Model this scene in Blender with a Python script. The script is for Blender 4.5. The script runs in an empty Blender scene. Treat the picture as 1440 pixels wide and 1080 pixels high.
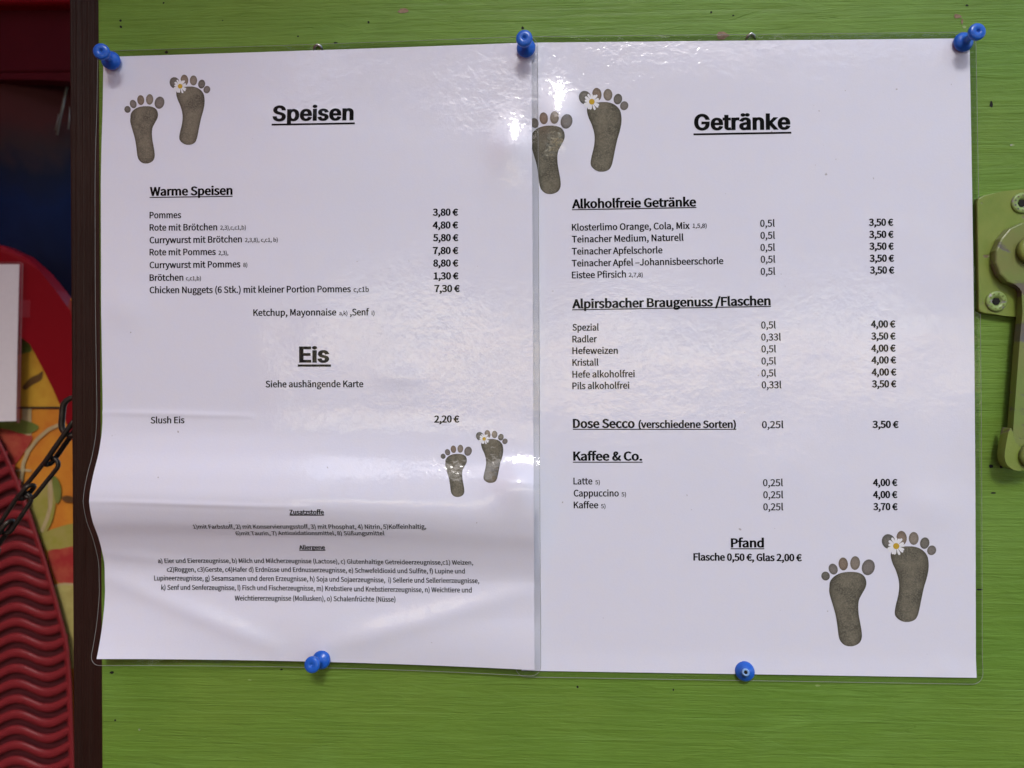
import bpy, bmesh, math, random, json
import numpy as np
from mathutils import Vector, Matrix
from mathutils.geometry import tessellate_polygon

random.seed(7)
S = bpy.context.scene
COL = S.collection
R = math.radians

# ------------------------------------------------------------------ camera
CAM = Vector((0.0, -0.325, 0.0)); YAW = R(2.5); F = 960.0
cd = bpy.data.cameras.new('camera'); cam = bpy.data.objects.new('camera', cd); COL.objects.link(cam)
cam.location = CAM; cam.rotation_euler = (R(90), 0, YAW)
cd.sensor_width = 36; cd.lens = 24; cd.clip_start = 0.01; cd.clip_end = 200
cd.dof.use_dof = True; cd.dof.focus_distance = 0.322; cd.dof.aperture_fstop = 7.5
S.camera = cam
# ------------------------------------------------------------------ sky, sun, exposure
SUN_EL, SUN_AZ = R(40), R(4)          # azimuth measured from straight behind the camera towards the right
w = bpy.data.worlds.new('World'); S.world = w; w.use_nodes = True
nt = w.node_tree; nt.nodes.clear()
wo = nt.nodes.new('ShaderNodeOutputWorld'); bg = nt.nodes.new('ShaderNodeBackground'); sk = nt.nodes.new('ShaderNodeTexSky')
sk.sky_type = 'NISHITA'; sk.sun_disc = False; sk.sun_elevation = SUN_EL; sk.sun_rotation = math.pi - SUN_AZ
sk.air_density = 1.0; sk.dust_density = 1.2; sk.ozone_density = 1.5
bg.inputs[1].default_value = 0.15
nt.links.new(sk.outputs[0], bg.inputs[0]); nt.links.new(bg.outputs[0], wo.inputs[0])
sl = bpy.data.lights.new('sun', 'SUN'); sun = bpy.data.objects.new('sun', sl); COL.objects.link(sun)
sl.energy = 0.62; sl.angle = R(10); sl.color = (1.0, 0.985, 0.97)
sdir = Vector((math.sin(SUN_AZ) * math.cos(SUN_EL), -math.cos(SUN_AZ) * math.cos(SUN_EL), math.sin(SUN_EL)))
sun.rotation_euler = (-sdir).to_track_quat('-Z', 'Y').to_euler()
S.view_settings.view_transform = 'Standard'; S.view_settings.look = 'None'
S.view_settings.gamma = 1.0; S.view_settings.use_curve_mapping = False
S.view_settings.exposure = 0.92

# ------------------------------------------------------------------ helpers
RT = Vector((math.cos(YAW), math.sin(YAW), 0)); FW = Vector((-math.sin(YAW), math.cos(YAW), 0)); UP = Vector((0, 0, 1))
def P(px, py, y=0.0):
    """the point of the plane at depth y that stands at this place of the photograph"""
    d = RT * ((px - 720) / F) + UP * ((540 - py) / F) + FW
    return CAM + d * ((y - CAM.y) / d.y)
def proj(p):
    q = p - CAM; z = q.dot(FW)
    return 720 + F * q.dot(RT) / z, 540 - F * q.dot(UP) / z

def link(name, verts, faces, mat=None, parent=None, smooth=False):
    me = bpy.data.meshes.new(name); me.from_pydata([tuple(v) for v in verts], [], faces); me.update()
    if smooth:
        for p in me.polygons: p.use_smooth = True
    o = bpy.data.objects.new(name, me); COL.objects.link(o)
    if mat: me.materials.append(mat)
    if parent is not None:
        o.parent = parent; o.matrix_parent_inverse = Matrix.Translation(-parent.location)
    return o
def from_bm(name, bm, mat, parent=None, smooth=False):
    bmesh.ops.recalc_face_normals(bm, faces=bm.faces)
    me = bpy.data.meshes.new(name); bm.to_mesh(me); bm.free()
    if smooth:
        for p in me.polygons: p.use_smooth = True
    o = bpy.data.objects.new(name, me); COL.objects.link(o); me.materials.append(mat)
    if parent is not None:
        o.parent = parent; o.matrix_parent_inverse = Matrix.Translation(-parent.location)
    return o
def thing(name, label, cat, loc, group=None):
    o = bpy.data.objects.new(name, None); COL.objects.link(o); o.location = loc; o.empty_display_size = 0.01
    o['label'] = label; o['category'] = cat
    if group: o['group'] = group
    return o
def tag(o, label, cat, group=None):
    o['label'] = label; o['category'] = cat
    if group: o['group'] = group
    return o

def slab(pts, y_front, y_back, bevel=0.0, seg=2):
    """extruded outline; pts are photo places on the y_front plane (real size there), front first"""
    bm = bmesh.new()
    fr = [P(x, y, y_front) for x, y in pts]
    a = [bm.verts.new(p) for p in fr]; b = [bm.verts.new(Vector((p.x, y_back, p.z))) for p in fr]
    f = bm.faces.new(a); bm.faces.new(list(reversed(b)))
    n = len(a)
    for i in range(n): bm.faces.new((a[i], b[i], b[(i + 1) % n], a[(i + 1) % n]))
    if bevel:
        bmesh.ops.bevel(bm, geom=list(f.edges), offset=bevel, segments=seg, profile=0.5, affect='EDGES', clamp_overlap=True)
    return bm
def box(bm, c, s):
    r = bmesh.ops.create_cube(bm, size=1.0)
    for v in r['verts']: v.co = Vector((v.co.x * s[0], v.co.y * s[1], v.co.z * s[2])) + Vector(c)
def smooth_path(pts, n=8):
    """closed Catmull-Rom through 2D points"""
    out = []; m = len(pts)
    for i in range(m):
        p0, p1, p2, p3 = (Vector(pts[(i + k - 1) % m]) for k in range(4))
        for j in range(n):
            t = j / n
            out.append(0.5 * ((2 * p1) + (p2 - p0) * t + (2 * p0 - 5 * p1 + 4 * p2 - p3) * t * t + (3 * p1 - p0 - 3 * p2 + p3) * t ** 3))
    return [(q.x, q.y) for q in out]
def lathe(bm, prof, mat4, n=32):
    rings = []
    for r, h in prof:
        rings.append([bm.verts.new(mat4 @ Vector((r * math.cos(2 * math.pi * i / n), r * math.sin(2 * math.pi * i / n), h))) for i in range(n)])
    for a, b in zip(rings, rings[1:]):
        for i in range(n): bm.faces.new((a[i], a[(i + 1) % n], b[(i + 1) % n], b[i]))
    bm.faces.new(list(reversed(rings[0]))); bm.faces.new(rings[-1])
def frame_to(base, tip):
    q = (tip - base).to_track_quat('Z', 'Y')
    return Matrix.Translation(base) @ q.to_matrix().to_4x4()
def tube(bm, pts, r, n=10, closed=False):
    m = len(pts); rings = []
    for i, p in enumerate(pts):
        a = pts[(i - 1) % m] if (closed or i > 0) else p
        b = pts[(i + 1) % m] if (closed or i < m - 1) else p
        t = (b - a).normalized()
        u = t.cross(Vector((0, 1, 0)))
        if u.length < 1e-3: u = t.cross(Vector((1, 0, 0)))
        u.normalize(); v = t.cross(u)
        rings.append([bm.verts.new(p + (u * math.cos(2 * math.pi * k / n) + v * math.sin(2 * math.pi * k / n)) * r) for k in range(n)])
    for i in range(m if closed else m - 1):
        a, b = rings[i], rings[(i + 1) % m]
        for k in range(n): bm.faces.new((a[k], a[(k + 1) % n], b[(k + 1) % n], b[k]))
    if not closed:
        bm.faces.new(list(reversed(rings[0]))); bm.faces.new(rings[-1])

# ------------------------------------------------------------------ materials
class N:
    def __init__(s, name):
        s.m = bpy.data.materials.new(name); s.m.use_nodes = True; s.t = s.m.node_tree
        s.b = s.t.nodes['Principled BSDF']; s.out = s.t.nodes['Material Output']
    def n(s, k, **kw):
        x = s.t.nodes.new(k)
        for a, v in kw.items(): setattr(x, a, v)
        return x
    def l(s, a, b): s.t.links.new(a, b)
    def set(s, **kw):
        for k, v in kw.items(): s.b.inputs[k.replace('_', ' ')].default_value = v
        return s
    def pos(s, scale=(1, 1, 1), rot=(0, 0, 0)):
        g = s.n('ShaderNodeNewGeometry'); mp = s.n('ShaderNodeMapping')
        mp.inputs['Scale'].default_value = scale; mp.inputs['Rotation'].default_value = rot
        s.l(g.outputs['Position'], mp.inputs['Vector']); return mp.outputs[0]
    def noise(s, vec, scale, detail=3, rough=.5, dist=0.0):
        x = s.n('ShaderNodeTexNoise'); x.inputs['Scale'].default_value = scale; x.inputs['Detail'].default_value = detail
        x.inputs['Roughness'].default_value = rough; x.inputs['Distortion'].default_value = dist
        s.l(vec, x.inputs['Vector']); return x.outputs['Fac']
    def ramp(s, fac, stops, interp='LINEAR'):
        x = s.n('ShaderNodeValToRGB'); x.color_ramp.interpolation = interp; e = x.color_ramp.elements
        while len(e) < len(stops): e.new(0.5)
        for i, (p, c) in enumerate(stops):
            e[i].position = p; e[i].color = (c, c, c, 1) if isinstance(c, (int, float)) else (*c, 1)
        s.l(fac, x.inputs[0]); return x.outputs[0]
    def math(s, op, a, b=None):
        x = s.n('ShaderNodeMath', operation=op)
        for i, v in enumerate((a, b)):
            if v is None: continue
            if isinstance(v, (int, float)): x.inputs[i].default_value = v
            else: s.l(v, x.inputs[i])
        return x.outputs[0]
    def mix(s, fac, a, b, blend='MIX'):
        x = s.n('ShaderNodeMix', data_type='RGBA', blend_type=blend)
        for sock, v in ((x.inputs[0], fac), (x.inputs[6], a), (x.inputs[7], b)):
            if isinstance(v, (int, float)): sock.default_value = v
            elif isinstance(v, tuple): sock.default_value = (*v, 1)
            else: s.l(v, sock)
        return x.outputs[2]
    def bump(s, h, dist, strength=1.0, normal=None):
        x = s.n('ShaderNodeBump'); x.inputs['Distance'].default_value = dist; x.inputs['Strength'].default_value = strength
        s.l(h, x.inputs['Height'])
        if normal is not None: s.l(normal, x.inputs['Normal'])
        return x.outputs[0]

def film_normal(k):
    """orange peel and slow waves of the clear laminating film"""
    v = k.pos()
    fine = k.noise(v, 330, 2.0, .55, .6)
    mid = k.noise(k.pos((1, 1, 1.6)), 75, 2.0, .5)
    slow = k.noise(v, 18, 1.0, .4)
    patch = k.ramp(k.noise(v, 16, 2, .5), [(.35, .6), (.65, 1.0)])
    b1 = k.bump(slow, 0.0020)
    b2 = k.bump(mid, 0.00017, 1.0, b1)
    b3 = k.n('ShaderNodeBump'); b3.inputs['Distance'].default_value = 0.00019
    k.l(patch, b3.inputs['Strength']); k.l(fine, b3.inputs['Height']); k.l(b2, b3.inputs['Normal'])
    return b3.outputs[0]
def laminated(name, col=None):
    k = N(name)
    if col: k.set(Base_Color=(*col, 1))
    k.set(Roughness=.75, Specular_IOR_Level=.15, Coat_Weight=1.0, Coat_Roughness=.03, Coat_IOR=1.55)
    k.l(film_normal(k), k.b.inputs['Coat Normal'])
    return k
k = laminated('laminated_paper')
base = k.mix(k.noise(k.pos(), 900, 4, .7), (.735, .742, .85), (.775, .782, .885))
base = k.mix(k.ramp(k.noise(k.pos(), 140, 3, .6), [(.35, 0), (.65, .5)]), base, (.78, .77, .83))
k.l(k.mix(k.ramp(k.noise(k.pos(), 420, 1, .3), [(.835, 0), (.86, .6)]), base, (.30, .26, .24)), k.b.inputs['Base Color'])
k.l(k.bump(k.noise(k.pos(), 1100, 3, .6), 0.00004), k.b.inputs['Normal'])
M_PAPER = k.m
M_INK = laminated('black_ink', (.006, .006, .006)).set(Coat_Weight=.45, Specular_IOR_Level=.05).m
def stone_mat(name, a, b, c):
    k = laminated(name); v = k.pos()
    base = k.mix(k.ramp(k.noise(v, 130, 4, .6), [(.38, 0), (.62, 1)]), a, b)
    sp = k.ramp(k.noise(v, 1500, 3, .7), [(.42, 0.0), (.72, 1)])
    at = k.n('ShaderNodeAttribute', attribute_name='rim')
    k.l(k.mix(k.math('MULTIPLY', at.outputs['Fac'], .75), k.mix(sp, base, c), tuple(x * .45 for x in a)), k.b.inputs['Base Color']); return k.m
M_STONE = stone_mat('stone_print', (.088, .082, .060), (.18, .160, .115), (.235, .215, .16))
M_TOES = [stone_mat('toe_print', *t) for t in (((.17, .155, .14), (.20, .18, .16), (.26, .23, .2)), ((.20, .15, .11), (.25, .19, .14), (.3, .24, .18)),
          ((.22, .19, .15), (.26, .22, .17), (.32, .27, .22)), ((.12, .115, .1), (.16, .15, .125), (.22, .2, .17)))]
M_PETAL = laminated('petal_print', (.80, .80, .82)).m
M_YOLK = laminated('flower_centre_print', (.55, .36, .03)).m

k = N('clear_film'); k.t.nodes.remove(k.b)
tr = k.n('ShaderNodeBsdfTransparent'); tr.inputs[0].default_value = (.985, .985, .978, 1)
gl = k.n('ShaderNodeBsdfGlossy'); gl.inputs['Roughness'].default_value = .05
fr = k.n('ShaderNodeFresnel'); fr.inputs[0].default_value = 1.6
nn = film_normal(k); k.l(nn, gl.inputs['Normal'])
mx = k.n('ShaderNodeMixShader'); k.l(k.math('MULTIPLY', fr.outputs[0], .6), mx.inputs[0]); k.l(tr.outputs[0], mx.inputs[1]); k.l(gl.outputs[0], mx.inputs[2])
k.l(mx.outputs[0], k.out.inputs[0]); M_FILM = k.m
k = N('film_edge'); k.set(Base_Color=(.30, .30, .28, 1), Roughness=.3); M_FILMEDGE = k.m

def painted_wood(name, c1, c2, c3, ax=(9, 420), amp=.0005, wear=None):
    """brushed paint over grain that runs along x (ax = scale along and across the grain)"""
    k = N(name); X, Zs = ax; A = lambda a, c: k.pos((a, 1, c) if Zs > X else (a, 1, c))
    wob = k.noise(k.pos((6, 1, 22)), 1.0, 3, .5)
    def grain(a, c, d, r, ds):
        return k.noise(A(X * a, Zs * c), 1.0, d, r, ds)
    g1 = grain(1, 1, 5, .65, .5); g2 = grain(2.6, .34, 4, .6, .9); g3 = grain(6, 2.2, 3, .6, 0); g4 = grain(.55, .12, 3, .55, .6)
    big = k.noise(k.pos((5, 1, 11)), 1.0, 4, .6)
    col = k.mix(k.ramp(g1, [(.28, 0), (.72, 1)]), c1, c2)
    col = k.mix(k.ramp(big, [(.38, 0), (.66, .8)]), col, c3)
    faded = k.ramp(k.noise(k.pos((9, 1, 14)), 1.0, 5, .65, .8), [(.48, 0), (.62, .5)])
    col = k.mix(faded, col, tuple(x * y for x, y in zip(c2, (1.18, 1.12, 1.5))))
    crack = k.ramp(g2, [(.27, 1), (.33, 0)])
    col = k.mix(k.math('MULTIPLY', crack, .2), col, tuple(x * .45 for x in c1))
    if wear:
        dots = k.ramp(k.noise(k.pos((60, 1, 190)), 1.0, 4, .7), [(.70, 0), (.74, 1)])
        col = k.mix(k.math('MULTIPLY', dots, .55), col, wear)
        mot = k.ramp(k.noise(k.pos((34, 1, 60)), 1.0, 5, .7), [(.4, 0), (.75, .25)])
        col = k.mix(mot, col, tuple(x * .62 for x in c1))
    k.l(col, k.b.inputs['Base Color'])
    h = k.math('ADD', k.math('ADD', k.math('MULTIPLY', g1, .9), k.math('MULTIPLY', g4, .7)), k.math('ADD', k.math('MULTIPLY', g2, 1.0), k.math('MULTIPLY', g3, .25)))
    h = k.math('SUBTRACT', h, k.math('MULTIPLY', crack, .25))
    k.l(k.bump(h, amp), k.b.inputs['Normal'])
    k.l(k.ramp(g1, [(.3, .40), (.7, .6)]), k.b.inputs['Roughness'])
    k.set(Specular_IOR_Level=.25)
    return k.m
M_GREEN = painted_wood('green_paint_on_wood', (.122, .242, .028), (.140, .272, .034), (.160, .262, .036), (12, 470), .00065, (.28, .36, .11))
M_BROWN = painted_wood('brown_paint_on_wood', (.016, .006, .0035), (.022, .0085, .0045), (.028, .012, .007), (330, 9), .0005, (.07, .04, .03))
k = N('nail_hole'); k.set(Base_Color=(.008, .007, .006, 1), Roughness=.9); M_HOLE = k.m
k = N('bare_wood_chip'); k.l(k.mix(k.noise(k.pos(), 700, 3), (.10, .05, .02), (.32, .2, .1)), k.b.inputs['Base Color']); M_CHIP = k.m
k = N('staple_steel'); k.set(Base_Color=(.55, .55, .55, 1), Metallic=1, Roughness=.3); M_STEEL = k.m
k = N('blue_plastic'); k.set(Base_Color=(.014, .12, .56, 1), Roughness=.28, Subsurface_Weight=.15, Subsurface_Scale=.002); k.b.inputs['Subsurface Radius'].default_value = (.1, .3, 1); M_BLUE = k.m
k = N('pale_plastic_break'); k.set(Base_Color=(.22, .40, .70, 1), Roughness=.3); M_BREAK = k.m

def chipped_paint(name, paint, paint2, bare, bare2, lo, hi, scale=60, sx=(1, 1, 1)):
    k = N(name); v = k.pos(sx)
    p = k.mix(k.ramp(k.noise(k.pos(), 55, 4, .6), [(.35, 0), (.65, 1)]), paint, paint2)
    b = k.mix(k.ramp(k.noise(k.pos(), 90, 4, .65), [(.4, 0), (.6, 1)]), bare, bare2)
    f = k.ramp(k.noise(v, scale, 5, .65, .5), [(lo, 0), (hi, 1)])
    k.l(k.mix(f, p, b), k.b.inputs['Base Color'])
    k.l(k.bump(k.math('ADD', k.math('MULTIPLY', f, -.6), k.noise(k.pos(), 350, 4, .6)), .00018), k.b.inputs['Normal'])
    k.set(Roughness=.34, Specular_IOR_Level=.45); return k.m
M_PLATE = chipped_paint('green_paint_on_steel', (.17, .245, .04), (.22, .28, .055), (.18, .17, .12), (.19, .15, .07), .57, .60, 50)
M_LEVER = chipped_paint('worn_paint_on_lever', (.16, .235, .05), (.19, .215, .06), (.12, .115, .115), (.15, .12, .07), .50, .55, 36, (1, 1, 1.9))
M_SCREW = chipped_paint('worn_paint_on_screw', (.28, .40, .12), (.24, .34, .10), (.36, .36, .33), (.2, .2, .17), .55, .6, 260)

# ------------------------------------------------------------------ sheets of laminated paper
WID, HEI = 0.210, 0.297
def bk(u, v, cu, cv, su, sv, a):
    """a shallow buckle of the film"""
    return a * math.exp(-((u - cu) / su) ** 2 - ((v - cv) / sv) ** 2)
def fold(u, v, p, q, wd, a):
    """a soft crease along the line p-q"""
    P0, P1, X = Vector((p[0] * WID, p[1] * HEI)), Vector((q[0] * WID, q[1] * HEI)), Vector((u * WID, v * HEI))
    d = P1 - P0; t = max(0, min(1, (X - P0).dot(d) / d.dot(d))); r = (X - P0 - d * t).length / wd
    return a * math.exp(-r * r) * (.4 + .6 * math.sin(math.pi * t)) if r < 3 else 0
class Sheet:
    def __init__(s, tl, tr, bl, br, base, hfun=None):
        s.c = [P(*q) for q in (tl, tr, bl, br)]; s.base = base; s.h = hfun or (lambda u, v: 0.0)
        s.V = np.linspace(-.04, 1.04, 649); s.U = np.linspace(-.03, 1.03, 54); s.T = []
        for u in s.U:
            hv = np.array([s.h(u, v) for v in s.V]); dh = np.gradient(hv, s.V * HEI)
            t = np.concatenate([[0], np.cumsum(np.sqrt(np.clip(1 - np.clip(dh, -.9, .9) ** 2, .1, 1)))[:-1]]) * (s.V[1] - s.V[0])
            a, b = np.interp(0, s.V, t), np.interp(1, s.V, t)
            s.T.append((t - a) / (b - a))
        s.T = np.array(s.T)
    def t(s, u, v):
        f = (u - s.U[0]) / (s.U[1] - s.U[0]); i = int(max(0, min(len(s.U) - 2, math.floor(f)))); f -= i
        g = (v - s.V[0]) / (s.V[1] - s.V[0]); j = int(max(0, min(len(s.V) - 2, math.floor(g)))); g -= j
        T = s.T
        return (1 - f) * ((1 - g) * T[i, j] + g * T[i, j + 1]) + f * ((1 - g) * T[i + 1, j] + g * T[i + 1, j + 1])
    def pos(s, u, v, off=0.0):
        t = s.t(u, v); a, b, c, d = s.c
        p = (a * (1 - u) + b * u) * (1 - t) + (c * (1 - u) + d * u) * t
        return Vector((p.x, p.y - s.base - s.h(u, v) - off, p.z))
    def inv(s, px, py):
        u, v = .5, .5
        for _ in range(12):
            x, y = proj(s.pos(u, v)); ex, ey = px - x, py - y
            if abs(ex) + abs(ey) < .01: break
            e = .004
            xu, yu = proj(s.pos(u + e, v)); xv, yv = proj(s.pos(u, v + e))
            a, c, b, d = (xu - x) / e, (yu - y) / e, (xv - x) / e, (yv - y) / e
            D = a * d - b * c; u += (ex * d - ey * b) / D; v += (ey * a - ex * c) / D
            u = max(-.2, min(1.2, u)); v = max(-.2, min(1.2, v))
        return u, v
    def grid(s, name, nu, nv, mat, parent):
        vs = [s.pos(i / nu, j / nv) for j in range(nv + 1) for i in range(nu + 1)]
        fs = [(j * (nu + 1) + i, (j + 1) * (nu + 1) + i, (j + 1) * (nu + 1) + i + 1, j * (nu + 1) + i + 1) for j in range(nv) for i in range(nu)]
        return link(name, vs, fs, mat, parent, True)
    def border(s, parent, wd=.0029, rad=.005):
        """the clear margin of the pouch, welded round the paper, with its thin cut edge"""
        inner, outer = [], []
        n = 60; nv = 110
        def corner(cx, cy, a0):
            return [(cx + rad * math.cos(a0 + a * math.pi / 2 / 6), cy + rad * math.sin(a0 + a * math.pi / 2 / 6)) for a in range(7)]
        o = []
        for i in range(n + 1): o.append((-wd + rad + (WID + 2 * wd - 2 * rad) * i / n, -wd))
        o += corner(WID + wd - rad, -wd + rad, -math.pi / 2)[1:]
        for i in range(1, nv + 1): o.append((WID + wd, -wd + rad + (HEI + 2 * wd - 2 * rad) * i / nv))
        o += corner(WID + wd - rad, HEI + wd - rad, 0)[1:]
        for i in range(1, n + 1): o.append((WID + wd - rad - (WID + 2 * wd - 2 * rad) * i / n, HEI + wd))
        o += corner(-wd + rad, HEI + wd - rad, math.pi / 2)[1:]
        for i in range(1, nv + 1): o.append((-wd, HEI + wd - rad - (HEI + 2 * wd - 2 * rad) * i / nv))
        o += corner(-wd + rad, -wd + rad, math.pi)[1:-1]
        cl = lambda x, a, b: max(a, min(b, x))
        vs = []; fs = []; m = len(o)
        for x, y in o:
            ix, iy = cl(x, 0, WID), cl(y, 0, HEI)
            vs += [s.pos(ix / WID, iy / HEI, -.00005), s.pos(x / WID, y / HEI)]
        for i in range(m):
            a, b = 2 * i, 2 * ((i + 1) % m)
            fs.append((a, b, b + 1, a + 1))
        link('film_border', vs, fs, M_FILM, parent, True)
        bm = bmesh.new(); tube(bm, [s.pos(x / WID, y / HEI) for x, y in o], .0001, 5, True)
        from_bm('film_rim', bm, M_FILMEDGE, parent, True)

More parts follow.
